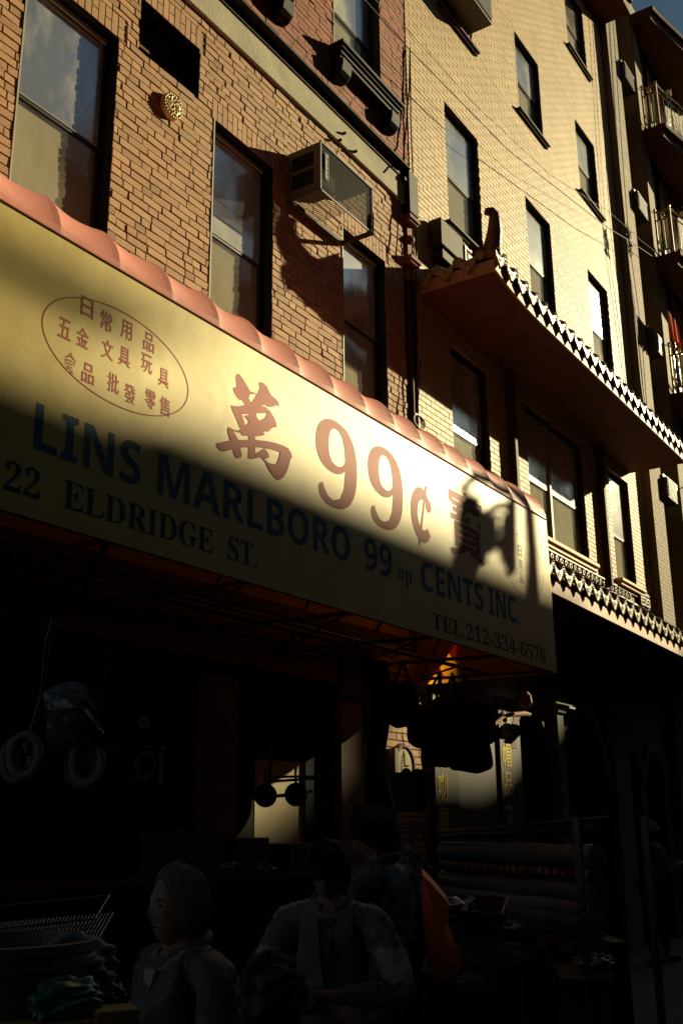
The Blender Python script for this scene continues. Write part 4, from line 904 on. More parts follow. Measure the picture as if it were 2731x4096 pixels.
# hanging bags under the right end of the awning
bagM = []
for k, (px, py, w_, h_, d0, lb) in enumerate(((1700, 2900, .26, .30, 7.5, 'leftmost black bag of the hanging bag cluster'), (1800, 2880, .28, .34, 7.4, 'middle black bag of the hanging bag cluster'), (1905, 2880, .27, .32, 7.5, 'right black bag of the hanging cluster with long straps'), (1750, 3000, .24, .22, 7.3, 'lower black bag of the hanging cluster at left'), (1880, 3010, .30, .26, 7.35, 'lower black bag of the hanging cluster at right'), (1930, 2830, .16, .12, 7.2, 'small tilted black bag at the top right of the cluster'), (1610, 2815, .24, .32, 7.5, 'black bag hanging directly above the wall clock and chain'))):
    d0 *= 1.18; w_ *= 1.18; h_ *= 1.18
    w = atD(px, py, d0); T = thing('hanging_bag', lb, 'bag', tuple(w), 'black bags hanging from the awning frame')
    R2 = Matrix.Rotation(.5 if k == 5 else rnd.uniform(-.08, .08), 3, FWD)
    b = MB(); b.blob(w, (1, 1, 1), nu=20, nv=12, fn=lambda d: 1, M=None); 
    vs = []
    for v in b.v[:]:
        d = Vector(v) - w; sx = math.copysign(abs(d.dot(RIGHT)) ** .45, d.dot(RIGHT)); sz = math.copysign(abs(d.z) ** .5, d.z); sy = d.dot(FWD)
        vs.append(tuple(w + R2 @ (RIGHT * sx * w_ * (.5 - .06 * sz) + UP * (sz * h_ * .5 + .01 * math.sin(sx * 5 + k)) + FWD * sy * .07)))
    b.v = vs; b.build('bag_body', M['blackfab'], T, smooth=True)
    for s_ in (-1, 1):
        b = MB(); top = atD(1610, 2640, 8.8) if k == 6 else atD(1760 + (k % 3) * 45, 2690 + (k % 2) * 15, 8.75)
        b.tube([w + R2 @ (RIGHT * s_ * w_ * .3 + UP * h_ * .42), w.lerp(top, .6) + RIGHT * s_ * .03 + UP * h_ * .1, top], .011, 6); b.build('strap', M['blackfab'], T)
b = MB(); P0 = atD(1607, 2935, 8.4); pp = P0
for q in range(22):
    c = P0 - UP * (q * .020) + RIGHT * .012 * math.sin(q * .35); a = RIGHT * .007 if q % 2 else FWD * .007
    b.tube([c + a * math.cos(w) + UP * .0115 * math.sin(w) for w in [i * .785 for i in range(8)]], .0025, 5, closed=True)
tag(b.build('chain', M['iron']), 'steel chain hanging in front of the wall clock', 'chain')
# lantern bracket over the first arch
BR = thing('bracket_lamp', 'ornate bracket lamp over the first arched doorway', 'lamp', tuple(onY(2030, 2860, 4.9)))
b = MB(); y0 = 4.72
b.tube([onY(*p, y0) for p in ((1962, 2910), (2010, 2868), (2030, 2860), (2100, 2855), (2120, 2860))], [.022, .02, .022, .03, .02], 8); b.tube([onY(2010, 2850, 4.95), onY(2018, 2880, y0)], .03, 7); b.build('bracket', M['rust'], BR)
b = MB(); b.box(11.45, 11.95, 4.55, 4.70, 2.93, 2.945); b.box(11.82, 12.0, 4.54, 4.71, 2.90, 2.925, 1); b.build('shade', [M['iron'], M['white']], BR)
b = MB(); b.lathe([(.03, -.05), (.07, 0), (.06, .08), (.03, .12)], onY(2103, 2812, 4.62), (0, 0, 1), 12); b.build('globe', M['rust'], BR)
# produce stand behind the dark haired man: wire shelves with a red tub
ST = thing('wire_stand', 'wire shelf stand with a red brown tub behind the dark haired man', 'stand', tuple(atD(1640, 3300, 6.6)))
b = MB()
for (x0, x1, y0) in ((1540, 1728, 3244), (1560, 1700, 3312), (1560, 1715, 3485)): b.tube([atD(x0, y0, 6.5), atD(x1, y0 + 3, 6.5)], .006, 6); b.tube([atD(x0, y0, 6.8), atD(x1, y0 + 3, 6.8)], .006, 6)
b.tube([atD(1690, 3325, 6.5), atD(1728, 3440, 6.5), atD(1715, 3485, 6.5)], .007, 6); b.tube([atD(1565, 3240, 6.5), atD(1570, 3900, 6.5)], .008, 6); b.tube([atD(1715, 3240, 6.8), atD(1715, 3900, 6.8)], .008, 6); b.build('shelf_frame', M['chrome'], ST)
b = MB(); b.lathe([(.10, -.10), (.14, .10), (.15, .11), (.145, .09), (.10, -.08)], atD(1640, 3180, 6.6), (0, 0, 1), 18); b.build('tub', M['redframe'], ST)
b = MB(); rr = random.Random(5)
for q in range(16): b.blob(atD(1570 + q * 9, 3095 + rr.uniform(-8, 14), 6.6), (.03, .03, .025), nu=8, nv=5)
b.build('stock', M['card'], ST)
PB = MB(); rr = random.Random(12)
for q in range(9): PB.blob(atD(1640 + q * 9, 3400 + q * 9 + rr.uniform(-5, 5), 5.6), (.035, .03, .022), nu=9, nv=6, fn=lambda d: 1 + .25 * math.sin(d.x * 7 + d.z * 9))
tag(PB.build('plastic_bundle', M['plastic']), 'glinting plastic wrapped bundle beside the dark jacketed shoulder', 'bundle')
for k, (px, py, lb) in enumerate(((925, 3470, 'small glinting plastic packet on the dim counter'), (1050, 3475, 'larger crumpled plastic packet on the dim counter by the pier'))):
    b = MB(); b.blob(atD(px, py, 5.4), (.07, .05, .025), nu=14, nv=8, fn=lambda d: 1 + .3 * math.sin(d.x * 9 + d.y * 7 + k)); tag(b.build('plastic_packet', M['plastic']), lb, 'packet', 'plastic packets on the counter')
CT = thing('counter', 'dark wooden goods counter in front of the shop', 'counter', (4.2, 4.3, 0))
b = MB(); b.box(3.0, 6.3, 4.05, 4.75, 1.30, 1.34); b.build('top', M['brownpaint'], CT)
b = MB(); b.box(3.05, 6.25, 4.1, 4.7, 0, 1.298); b.build('base', M['dark'], CT)
for k, (x, z, cc, lb) in enumerate(((5.2, .20, 'card', 'brown carton on the goods counter near the pier'), (4.75, .26, 'redframe', 'dark red carton on the goods counter'), (5.75, .16, 'jacketbr', 'flat brown carton at the right end of the counter'))):
    b = MB(); b.box(x, x + .34, 4.15, 4.5, 1.342, 1.342 + z); tag(b.build('carton', M[cc], bevel=.006), lb, 'carton', 'cartons on the goods counter')
# cloth rolls on a stand
e0 = [atD(2390, y, 5.0) for y in (3320, 3425, 3502, 3575, 3635, 3700)]; e1 = [atD(1775, y, 6.7) for y in (3342, 3400, 3455, 3520, 3560, 3600)]
RK = thing('roll_stand', 'black metal stand holding rolls of oilcloth', 'stand', tuple(e0[0] - Vector((0, 0, e0[0].z))))
b = MB()
dirr = (e1[0] - e0[0]).normalized()
for (q, ex) in ((e0[0] - dirr * .12, 1), (e1[0] + dirr * .1, 1)):
    for o in (-.18, .18):
        s_ = Vector((dirr.y, -dirr.x, 0)).normalized() * o; b.box(q.x + s_.x - .015, q.x + s_.x + .015, q.y + s_.y - .015, q.y + s_.y + .015, 0, e0[0].z + .06)
b.tube([e0[0] - dirr * .12 + UP * .05, e1[0] + dirr * .1 + UP * .02], .014, 7); b.build('stand_frame', M['iron'], RK)
for k, (r, mt, lb) in enumerate(((.030, 'iron', 'thin dark roll at the top of the oilcloth stand'), (.052, 'greyroll', 'grey oilcloth roll above the polka dot one'), (.042, 'polka', 'red oilcloth roll with white polka dots'), (.055, 'greyroll', 'grey oilcloth roll below the polka dot one'), (.055, 'pinkroll', 'palest lilac oilcloth roll on the stand'), (.06, 'greyroll', 'lowest grey oilcloth roll on the stand'))):
    T = thing('cloth_roll', lb, 'cloth roll', tuple(e0[k]), 'rolls of oilcloth on the stand')
    b = MB(); n = 14; b.tube([e0[k].lerp(e1[k], i / n) + UP * .004 * math.sin(i * 1.3 + k) for i in range(n + 1)], r, 18); b.build('cloth', M[mt], T, smooth=True)
    b = MB(); b.lathe([(r * .35, 0), (r * .35, .02), (r * .25, .02), (r * .25, 0)], e0[k] - dirr * .02, dirr, 12); b.build('core', M['card'], T)
# crates and parcels on the pavement at the right
def carton(px0, px1, py, dist, depth, lb, mt='card', tape=True, flap=False):
    a = atD(px0, py, dist); c = atD(px1, py, dist); u = (c - a); u.z = 0; w = u.length; u.normalize(); v = Vector((-u.y, u.x, 0)); h = a.z
    T = thing('cardboard_box', lb, 'box', (a.x, a.y, 0), 'cardboard boxes in front of the oilcloth rolls')
    Mx = Matrix(((u.x, v.x, 0, a.x), (u.y, v.y, 0, a.y), (0, 0, 1, 0), (0, 0, 0, 1)))
    b = MB(); b.box(0, w, 0, .006, 0, h, M=Mx); b.box(0, w, depth - .006, depth, 0, h, M=Mx); b.box(0, .006, .006, depth - .006, 0, h, M=Mx); b.box(w - .006, w, .006, depth - .006, 0, h, M=Mx); b.box(.006, w - .006, .006, depth - .006, h * .5, h * (.93 if flap else .998), M=Mx); b.build('carton', M[mt], T)
    if tape:
        b = MB(); b.box(w * .45, w * .45 + .045, -.0025, 0, h - .14, h, M=Mx); b.box(.01, w - .01, -.002, 0, h - .02, h - .008, M=Mx); b.build('tape', M['tape'], T)
    if flap:
        b = MB(); b.add([Mx @ Vector(p) for p in ((0, 0, h), (w, 0, h), (w, -.08, h - .06), (0, -.09, h - .05))], [(0, 1, 2, 3)]); b.build('flap', M[mt], T); b = MB(); b.add([Mx @ Vector(p) for p in ((0, depth, h), (w, depth, h), (w, depth + .06, h + .07), (0, depth + .06, h + .08))], [(0, 1, 2, 3)]); b.build('flap', M[mt], T)
    return T
carton(1790, 2093, 3850, 4.7, .45, 'closed cardboard box with shiny tape under the yellow carton')
carton(2100, 2205, 3830, 4.8, .5, 'narrow dark cardboard box in the middle of the box row', tape=False)
carton(2215, 2430, 3855, 4.7, .42, 'open cardboard box with folded flaps at the right of the box row', flap=True)
carton(2440, 2510, 3770, 5.2, .4, 'farther cardboard box at the right end of the row', tape=False)
carton(1560, 1790, 3950, 4.6, .4, 'low cardboard box behind the orange bag')
BK = thing('shopping_basket', 'red plastic shopping basket lying on the parcels', 'basket', tuple(atD(1940, 3690, 4.6)))
a = [atD(px, py, d) for px, py, d in ((1845, 3650, 4.4), (2005, 3662, 4.4), (2030, 3595, 4.8), (1885, 3590, 4.8))]; bt = [atD(px, py, d) for px, py, d in ((1865, 3735, 4.92), (1990, 3745, 4.92), (2010, 3690, 5.2), (1890, 3690, 5.2))]
b = MB(); b.tube(a, .010, 6, closed=True); b.tube(bt, .006, 6, closed=True)
for i in range(4):
    for q in range(13): t_ = q / 12; b.tube([a[i].lerp(a[(i + 1) % 4], t_), bt[i].lerp(bt[(i + 1) % 4], t_)], .0045, 4)
    for z in (.33, .66): b.tube([a[i].lerp(bt[i], z), a[(i + 1) % 4].lerp(bt[(i + 1) % 4], z)], .0035, 4)
b.add(bt, [(0, 1, 2, 3)]); b.build('lattice', M['redpl'], BK)
b = MB(); b.tube([a[0].lerp(a[1], .1), a[0].lerp(a[3], .5) + UP * .0 - RIGHT * .0, a[3].lerp(a[2], .1)], .006, 5); b.build('handle', M['chrome'], BK)
YC = thing('yellow_carton', 'yellow printed carton lying flat on the taped cardboard box', 'carton', tuple(atD(1950, 3830, 4.0)))
c = atD(1945, 3815, 4.8); Mx = Matrix.Translation(c) @ Matrix.Rotation(-.9, 4, 'Z')
b = MB(); b.box(-.16, .13, -.10, .12, -.03, .025, M=Mx); b.build('carton', M['yel2'], YC, bevel=.004)
b = MB(); b.box(-.08, .0, -.1025, -.1005, -.02, .012, M=Mx); b.build('label', M['white'], YC)
def crumple(name, px, py, d, r, mt, lb, cat, seed, grp=None):
    rr = random.Random(seed); ph = [rr.uniform(0, 6) for _ in range(6)]
    b = MB(); b.blob(atD(px, py, d), r, nu=44, nv=28, fn=lambda q: 1 + .12 * math.sin(q.x * 6 + ph[0]) * math.sin(q.z * 7 + ph[1]) + .12 * math.sin(q.y * 9 + ph[2] + q.x * 5) + .07 * math.sin(q.z * 15 + q.y * 11 + ph[3]))
    return tag(b.build(name, M[mt], smooth=True, sharp=180), lb, cat, grp)
crumple('plastic_bag', 2060, 3720, 5.0, (.16, .10, .04), 'plastic', 'crumpled clear plastic bag beside the red basket', 'plastic bag', 1, 'plastic bags on the pavement goods')
crumple('plastic_bag', 2045, 3825, 4.75, (.09, .09, .055), 'white', 'white plastic bag on the yellow carton', 'plastic bag', 2, 'plastic bags on the pavement goods')
crumple('plastic_bag', 2150, 3800, 4.95, (.13, .08, .05), 'redpl', 'red and clear plastic bag on the narrow dark box', 'plastic bag', 3, 'plastic bags on the pavement goods')
crumple('plastic_bag', 1880, 3930, 4.55, (.09, .04, .035), 'blue2', 'small blue plastic bag against the taped box', 'plastic bag', 4, 'plastic bags on the pavement goods')
crumple('plastic_bag', 2370, 3850, 4.75, (.11, .08, .035), 'plastic', 'shiny clear plastic bag spilling out of the open box', 'plastic bag', 5, 'plastic bags on the pavement goods')
crumple('plastic_bag', 1790, 3640, 4.9, (.16, .12, .05), 'plastic', 'clear bags of dark goods left of the red basket', 'plastic bag', 6, 'plastic bags on the pavement goods')
# left foreground: wire tray, white tub and bags
TR = thing('wire_tray', 'long chrome wire tray above the white tub at lower left', 'tray', tuple(atD(200, 3720, 2.6)))
b = MB(); d0 = 2.6
tl, trr, brr, bl_ = atD(-150, 3728, d0), atD(381, 3675, d0), atD(396, 3750, d0), atD(-140, 3795, d0)
b.tube([tl, trr, brr, bl_], .0028, 6, closed=True); bk = FWD * .16; b.tube([tl + bk, trr + bk], .0028, 6); b.tube([trr, trr + bk], .0025, 5); b.tube([brr, brr + bk], .0025, 5)
for q in range(1, 34): t_ = q / 34; b.tube([tl.lerp(trr, t_), bl_.lerp(brr, t_)], .0013, 4); b.tube([bl_.lerp(brr, t_), bl_.lerp(brr, t_) + bk], .0013, 4)
b.build('wires', M['chrome'], TR)
TB = thing('plastic_tub', 'large white plastic tub with a ribbed rim at lower left', 'tub', tuple(atD(30, 3950, 2.3)))
c = atD(20, 3800, 2.35); b = MB(); b.lathe([(.155, -.40), (.19, -.03)], c, (0, 0, 1), 32); b.build('body', M['white'], TB, smooth=True)
b = MB(); b.lathe([(.19, -.03), (.20, -.028), (.20, -.012), (.194, -.008), (.194, .0), (.203, .004), (.203, .02), (.19, .022), (.185, -.02)], c, (0, 0, 1), 32); b.build('rim', M['white'], TB)
crumple('plastic_bag', 290, 3880, 2.4, (.10, .08, .07), 'white', 'bulging pale plastic bag leaning on the white tub', 'plastic bag', 7, 'plastic bags at lower left')
crumple('plastic_bag', 265, 4010, 2.2, (.075, .06, .045), 'green', 'green plastic bag in front of the pale bag', 'plastic bag', 8, 'plastic bags at lower left')
crumple('plastic_bag', 440, 3990, 2.35, (.035, .03, .03), 'plastic', 'small clear bag of goods beside the green bag', 'plastic bag', 9, 'plastic bags at lower left')
b = MB(); c = atD(470, 4050, 2.2); Mx = Matrix.Translation(c) @ Matrix.Rotation(-.6, 4, 'Z'); b.box(-.05, .04, -.04, .05, -.2, .01, M=Mx); tag(b.build('carton', M['yel2'], bevel=.004), 'small yellow carton at the lower left edge of the goods', 'carton')
b = MB(); c = atD(150, 4085, 2.15); Mx = Matrix.Translation(c) @ Matrix.Rotation(-.55, 4, 'Z'); b.box(-.12, .12, -.04, .06, -.2, .0, M=Mx); tag(b.build('carton', M['timber'], bevel=.004), 'orange carton below the green bag', 'carton')
TD = thing('trestle_table', 'trestle table carrying the tub and bags at lower left', 'table', (1.2, 1.3, 0))
c = atD(200, 4200, 2.25); b = MB(); Mx = Matrix.Translation(Vector((c.x, c.y, 0))) @ Matrix.Rotation(-.55, 4, 'Z'); b.box(-.7, .35, -.35, .4, c.z - .08, c.z - .05, M=Mx); b.build('top', M['card'], TD)
for sx, sy in ((-.65, -.3), (.3, -.3), (-.65, .35), (.3, .35)): b = MB(); b.box(sx - .015, sx + .015, sy - .015, sy + .015, 0, c.z - .081, M=Mx); b.build('leg', M['iron'], TD)

# ================================================================== people
def skin_mesh(joints, edges, sub=2):
    """joints: name -> (Vector, radius); returns verts, faces of one smooth tapered surface"""
    names = list(joints); ix = {n: i for i, n in enumerate(names)}
    me = bpy.data.meshes.new('limbs'); me.from_pydata([tuple(joints[n][0]) for n in names], [(ix[a], ix[b]) for a, b in edges], [])
    ob = bpy.data.objects.new('limbs', me); COL.objects.link(ob)
    ob.modifiers.new('skin', 'SKIN'); 
    if not me.skin_vertices: me.skin_vertices.new() if hasattr(me.skin_vertices, 'new') else None
    for i, n in enumerate(names):
        r = joints[n][1]; me.skin_vertices[0].data[i].radius = r if isinstance(r, tuple) else (r, r); me.skin_vertices[0].data[i].use_root = (i == 0)
    sb = ob.modifiers.new('sub', 'SUBSURF'); sb.levels = sub; sb.render_levels = sub
    dg = bpy.context.evaluated_depsgraph_get(); dg.update()
    m2 = bpy.data.meshes.new_from_object(ob.evaluated_get(dg)); vs = [v.co.copy() for v in m2.vertices]; fs = [tuple(p.vertices) for p in m2.polygons]
    bpy.data.objects.remove(ob); bpy.data.meshes.remove(me); bpy.data.meshes.remove(m2); return vs, fs
def head(b, c, face, s=1.0, tilt=0.0, m=0):
    """c: head centre, face: horizontal unit vector the face looks along"""
    f = (face * math.cos(tilt) + Vector((0, 0, -1)) * math.sin(tilt)).normalized(); sd = Vector((-face.y, face.x, 0)).normalized(); u = sd.cross(f) * -1
    if u.z < 0: u = -u
    def shape(d):      # d.x = forward, d.y = side, d.z = up
        k = 1.0
        if d.z < -.1 and d.x > -.2: k *= 1 - .10 * abs(d.y) * 1.5 * (-d.z)
        if d.x > .3 and d.z < -.45: k *= 1.08
        if d.x < -.2 and d.z < -.3: k *= .78
        k *= 1 + .17 * max(0, 1 - ((d.y / .17) ** 2)) * max(0, 1 - ((d.z + .14) / .26) ** 2) * (d.x > .2)       # nose
        k *= 1 + .05 * max(0, 1 - ((d.z - .22) / .12) ** 2) * max(0, d.x)                                     # brow
        for e in (-.36, .36): k *= 1 - .08 * max(0, 1 - ((d.y - e) / .2) ** 2) * max(0, 1 - ((d.z - .06) / .13) ** 2) * (d.x > .3)   # eye sockets
        k *= 1 - .045 * max(0, 1 - ((d.z + .50) / .05) ** 2) * max(0, 1 - (d.y / .35) ** 2) * (d.x > .3)        # mouth line
        k *= 1 + .04 * max(0, 1 - ((d.z + .42) / .06) ** 2) * max(0, 1 - (d.y / .3) ** 2) * (d.x > .3)
        return k
    n0 = len(b.v); b.blob((0, 0, 0), (.098 * s, .078 * s, .122 * s), m, nu=40, nv=28, fn=shape)
    for i in range(n0, len(b.v)): v = Vector(b.v[i]); b.v[i] = tuple(Vector(c) + f * v.x + sd * v.y + u * v.z)
    for e in (-1, 1):      # eyes, brows
        for (fx, sy, uz, rx, mm) in ((.083, .031, .006, (.008, .012, .0045), 1), (.089, .030, .026, (.007, .017, .0035), 1)):
            n0 = len(b.v); b.blob((0, 0, 0), rx, mm, nu=10, nv=6)
            for i in range(n0, len(b.v)): v = Vector(b.v[i]); b.v[i] = tuple(Vector(c) + (f * (fx + v.x) + sd * (e * sy + v.y) + u * (uz + v.z)) * s)
    n0 = len(b.v); b.blob((0, 0, 0), (.006, .019, .0032), 1, nu=10, nv=6)
    for i in range(n0, len(b.v)): v = Vector(b.v[i]); b.v[i] = tuple(Vector(c) + (f * (.090 + v.x) + sd * v.y + u * (-.060 + v.z)) * s)
    for e in (-1, 1):
        q = Vector(c) + sd * e * .076 * s - f * .012 * s - u * .008 * s
        n0 = len(b.v); b.blob((0, 0, 0), (.020 * s, .010 * s, .033 * s), m, nu=12, nv=8, fn=lambda d: 1 + .2 * d.x * d.z)
        for i in range(n0, len(b.v)): v = Vector(b.v[i]); b.v[i] = tuple(q + f * v.x + sd * v.y + u * v.z)
    return f, sd, u
def hair(c, f, sd, u, s, low, front, seed, m, strands=True):
    """cap of hair: covers the skull above a line that falls from brow to nape"""
    rr = random.Random(seed); ph = rr.random() * 6; b = MB(); nu, nv = 44, 22; vs = []
    for j in range(nv + 1):
        for i in range(nu):
            ph_ = 2 * math.pi * i / nu; fw = math.cos(ph_)
            th_max = (math.pi * .5) * (1 + low * (1 - fw) * .5 - front * max(0, fw)); th = th_max * j / nv
            d = Vector((math.sin(th) * math.cos(ph_), math.sin(th) * math.sin(ph_), math.cos(th)))
            k = 1.10 + .018 * math.sin(ph_ * 17 + th * 6 + ph) + .014 * math.sin(ph_ * 29 - th * 9) - (.07 if j == nv else 0)
            vs.append(Vector(c) + f * (d.x * .098 * s * k - .004) + sd * (d.y * .079 * s * k) + u * (d.z * .122 * s * k))
    b.add(vs, [(j * nu + i, j * nu + (i + 1) % nu, (j + 1) * nu + (i + 1) % nu, (j + 1) * nu + i) for j in range(nv) for i in range(nu)])
    if strands:
        for q in range(900):
            p_ = rr.uniform(0, 6.283); fw = math.cos(p_); th = (math.pi * .5) * (1 + low * (1 - fw) * .5 - front * max(0, fw)) * (.12 + .93 * rr.random() ** .6); pts = []; sw = rr.uniform(-.15, .15)
            for w in range(5):
                t_ = min(th + w * .10 * (1 if fw < .35 else -1), 2.5); pp = p_ + sw * w * .3; k = rr.uniform(1.085, 1.13) + .016 * w * rr.random() + (.03 if w == 4 else 0)
                pts.append(Vector(c) + f * (math.sin(t_) * math.cos(pp) * .098 * s * k - .004) + sd * (math.sin(t_) * math.sin(pp) * .079 * s * k) + u * (math.cos(t_) * .122 * s * k))
            b.tube(pts, [.0022, .0024, .0022, .0016, .0006], 4)
    return b
def hand(b, w, d, up, s, m=0, curl=.5):
    """palm, four unequal bent fingers and a thumb from the side of the palm; w wrist, d pointing direction, up back of hand"""
    d = d.normalized(); sd = d.cross(up).normalized(); up = sd.cross(d).normalized()
    n0 = len(b.v); b.blob((0, 0, 0), (.047 * s, .040 * s, .017 * s), m, nu=16, nv=10)
    for i in range(n0, len(b.v)): v = Vector(b.v[i]); b.v[i] = tuple(w + d * (.042 * s + v.x) + sd * v.y + up * v.z)
    b.tube([w - d * .05 * s, w, w + d * .03 * s], [.028 * s, .027 * s, .026 * s], 10, m)
    for k, L in enumerate((.068, .076, .071, .056)):
        o = w + d * .078 * s + sd * (-.030 + .020 * k) * s; p = [o]; a = .15
        for q, fr in enumerate((.45, .32, .23)): a += curl * (.5 + .35 * q); p.append(p[-1] + (d * math.cos(a) - up * math.sin(a)) * L * fr * s)
        b.tube(p, [.0095 * s, .009 * s, .0082 * s, .0065 * s], 8, m); b.blob(p[-1], (.0066 * s,) * 3, m, nu=8, nv=5)
    o = w + d * .02 * s - sd * .030 * s; e = (-sd * .75 + d * .65).normalized()
    b.tube([o, o + e * .030 * s, o + e * .048 * s + d * .012 * s - up * .004, o + e * .055 * s + d * .030 * s - up * .01], [.012 * s, .011 * s, .010 * s, .007 * s], 8, m)
def person(label, pos, hgt, face, jacket, shirt, hair_m, arms, lean=0.0, headtilt=.05, headface=None, bulk=1.0, group='people at the shop front', hairlow=.55, hairfront=.22, stripe=False, cap=None, trousers='trousers', stride=.0, collar=None):
    F = Vector((math.cos(face), math.sin(face), 0)); S = Vector((-F.y, F.x, 0)); U = Vector((0, 0, 1)); s = hgt / 1.70; B = Vector((pos[0], pos[1], 0))
    T = thing('person', label, 'person', tuple(B), group)
    at = lambda f, sd, z: B + F * (f * s + lean * max(0, z - .95)) + S * (sd * s) + U * (z * s)
    hf = Vector((math.cos(headface), math.sin(headface), 0)) if headface is not None else F
    hc = at(.03, 0, 1.575)
    J = {}; E = []
    J['pelvis'] = (at(0, 0, .94), (.15 * s * bulk, .115 * s * bulk)); J['waist'] = (at(0, 0, 1.10), (.135 * s * bulk, .10 * s * bulk)); J['chest'] = (at(.005, 0, 1.28), (.155 * s * bulk, .11 * s * bulk)); J['collar'] = (at(0, 0, 1.40), (.085 * s, .075 * s)); J['neck'] = (at(.005, 0, 1.46), .055 * s); J['skull'] = (hc, .06 * s)
    E += [('pelvis', 'waist'), ('waist', 'chest'), ('chest', 'collar'), ('collar', 'neck'), ('neck', 'skull')]
    wr = {}
    for e, n in ((1, 'l'), (-1, 'r')):
        J['sh' + n] = (at(-.005, e * .185 * (.6 + .4 * bulk), 1.375), .062 * s); el, wri = arms[n]; J['el' + n] = (at(*el), .045 * s); J['wr' + n] = (at(*wri), .030 * s)
        E += [('collar', 'sh' + n), ('sh' + n, 'el' + n), ('el' + n, 'wr' + n)]
        st = stride * e
        J['hip' + n] = (at(0, e * .095, .88), .092 * s); J['kn' + n] = (at(.03 + st * .5, e * .10, .49), .060 * s); J['an' + n] = (at(-.01 + st, e * .10, .09), .040 * s); J['toe' + n] = (at(.14 + st, e * .12, .035), .036 * s)
        E += [('pelvis', 'hip' + n), ('hip' + n, 'kn' + n), ('kn' + n, 'an' + n), ('an' + n, 'toe' + n)]
    vs, fs = skin_mesh(J, E); b = MB(); b.add(vs, fs); f_, sd_, u_ = head(b, hc, hf, s * 1.0, headtilt)
    for n, e in (('l', 1), ('r', -1)):
        w = J['wr' + n][0]; d = (w - J['el' + n][0]).normalized(); hand(b, w + d * .02 * s, d, (U * .6 + F * .6), s, curl=.55)
    b.build('body', [M['skin'], M['hairblk']], T, smooth=True)
    # clothes: one size larger than the body, ending at neck, cuffs and ankles
    K = {k: J[k] for k in ('pelvis', 'waist', 'chest', 'collar')}; g = lambda r, q: tuple(x + q for x in r) if isinstance(r, tuple) else r + q
    K = {k: (v[0], g(v[1], .028 * s)) for k, v in K.items()}; K['collar'] = (J['collar'][0], .098 * s); K['nk'] = (at(-.002, 0, 1.445), .072 * s)
    E2 = [('pelvis', 'waist'), ('waist', 'chest'), ('chest', 'collar'), ('collar', 'nk')]
    K['hem'] = (at(0, 0, .80), (.17 * s * bulk, .13 * s * bulk)); E2.append(('pelvis', 'hem'))
    for n in ('l', 'r'):
        K['sh' + n] = (J['sh' + n][0], .084 * s); K['el' + n] = (J['el' + n][0], .066 * s); K['cf' + n] = (J['wr' + n][0].lerp(J['el' + n][0], .12), .046 * s)
        m_ = J['sh' + n][0].lerp(J['el' + n][0], .5); K['ua' + n] = (m_, .076 * s); E2 += [('collar', 'sh' + n), ('sh' + n, 'ua' + n), ('ua' + n, 'el' + n), ('el' + n, 'cf' + n)]
    vs, fs = skin_mesh(K, E2, 3); b = MB()
    rr = random.Random(int(hgt * 1000)); vs = [v + mnoise.noise_vector(v * 9 + Vector((rr.random(), 0, 0))) * .019 + mnoise.noise_vector(Vector((v.x * 13, v.y * 13, v.z * 26))) * .006 for v in vs]
    b.add(vs, fs)
    if stripe:      # three piped lines over each shoulder and a pale patch on the upper sleeve
        for k, fc in enumerate(b.f):
            c = sum((Vector(b.v[i]) for i in fc), Vector()) / len(fc) - B; nr = (Vector(b.v[fc[1]]) - Vector(b.v[fc[0]])).cross(Vector(b.v[fc[2]]) - Vector(b.v[fc[0]])).normalized()
            a, e, z = c.dot(F) - lean * .4, abs(c.dot(S)), c.z
            if (e > .075 and z > 1.27 * s and nr.z > .15 and min(abs(a - q) for q in (-.026, .002, .030)) < .0075) or (e > .19 and 1.14 * s < z < 1.27 * s and a > -.02): b.m[k] = 1
    jk = b.build('jacket', [M[jacket], M['stripe']], T, smooth=True, sharp=180)
    b = MB()        # shirt front between the open jacket edges, and a folded collar
    q = [at(.105 * bulk, -.035, 1.385), at(.105 * bulk, .035, 1.385), at(.142 * bulk, .02, 1.22), at(.140 * bulk, .002, 1.08), at(.142 * bulk, -.015, 1.22)]
    b.add([p for p in q] + [p + F * .012 for p in q], [(0, 1, 2, 3, 4), (9, 8, 7, 6, 5)] + [(i, (i + 1) % 5, 5 + (i + 1) % 5, 5 + i) for i in range(5)]); b.build('shirt', M[shirt], T)
    b = MB(); b.tube([at(.075 * math.cos(w), .082 * math.sin(w), 1.452 - .03 * math.cos(w)) for w in [.35 + i * (5.58 / 16) for i in range(17)]], .018 * s, 8); b.build('collar', M[collar or jacket], T, smooth=True)
    K = {'pelvis': (J['pelvis'][0], g(J['pelvis'][1], .012))}; E3 = []
    for n in ('l', 'r'):
        K['hip' + n] = (J['hip' + n][0], .108 * s); K['kn' + n] = (J['kn' + n][0], .078 * s); K['an' + n] = (J['an' + n][0] + U * .03, .062 * s); E3 += [('pelvis', 'hip' + n), ('hip' + n, 'kn' + n), ('kn' + n, 'an' + n)]
    vs, fs = skin_mesh(K, E3); b = MB(); b.add(vs, fs); b.build('trousers', M[trousers], T, smooth=True)
    for n in ('l', 'r'):
        b = MB(); a, t_ = J['an' + n][0], J['toe' + n][0]; b.blob(a.lerp(t_, .45) - U * .018, (1, 1, 1), nu=16, nv=10); c0 = a.lerp(t_, .45) - U * .018
        b.v = [tuple(c0 + F * (Vector(v) - c0).dot(F) * .145 * s + S * (Vector(v) - c0).dot(S) * .05 * s + U * max(-.032, (Vector(v) - c0).z * .055) * s) for v in b.v]; b.build('shoe', M['shoe'], T, smooth=True)
    hb = hair(hc, f_, sd_, u_, s, hairlow, hairfront, int(hgt * 1000), hair_m); hb.build('hair', M[hair_m], T)
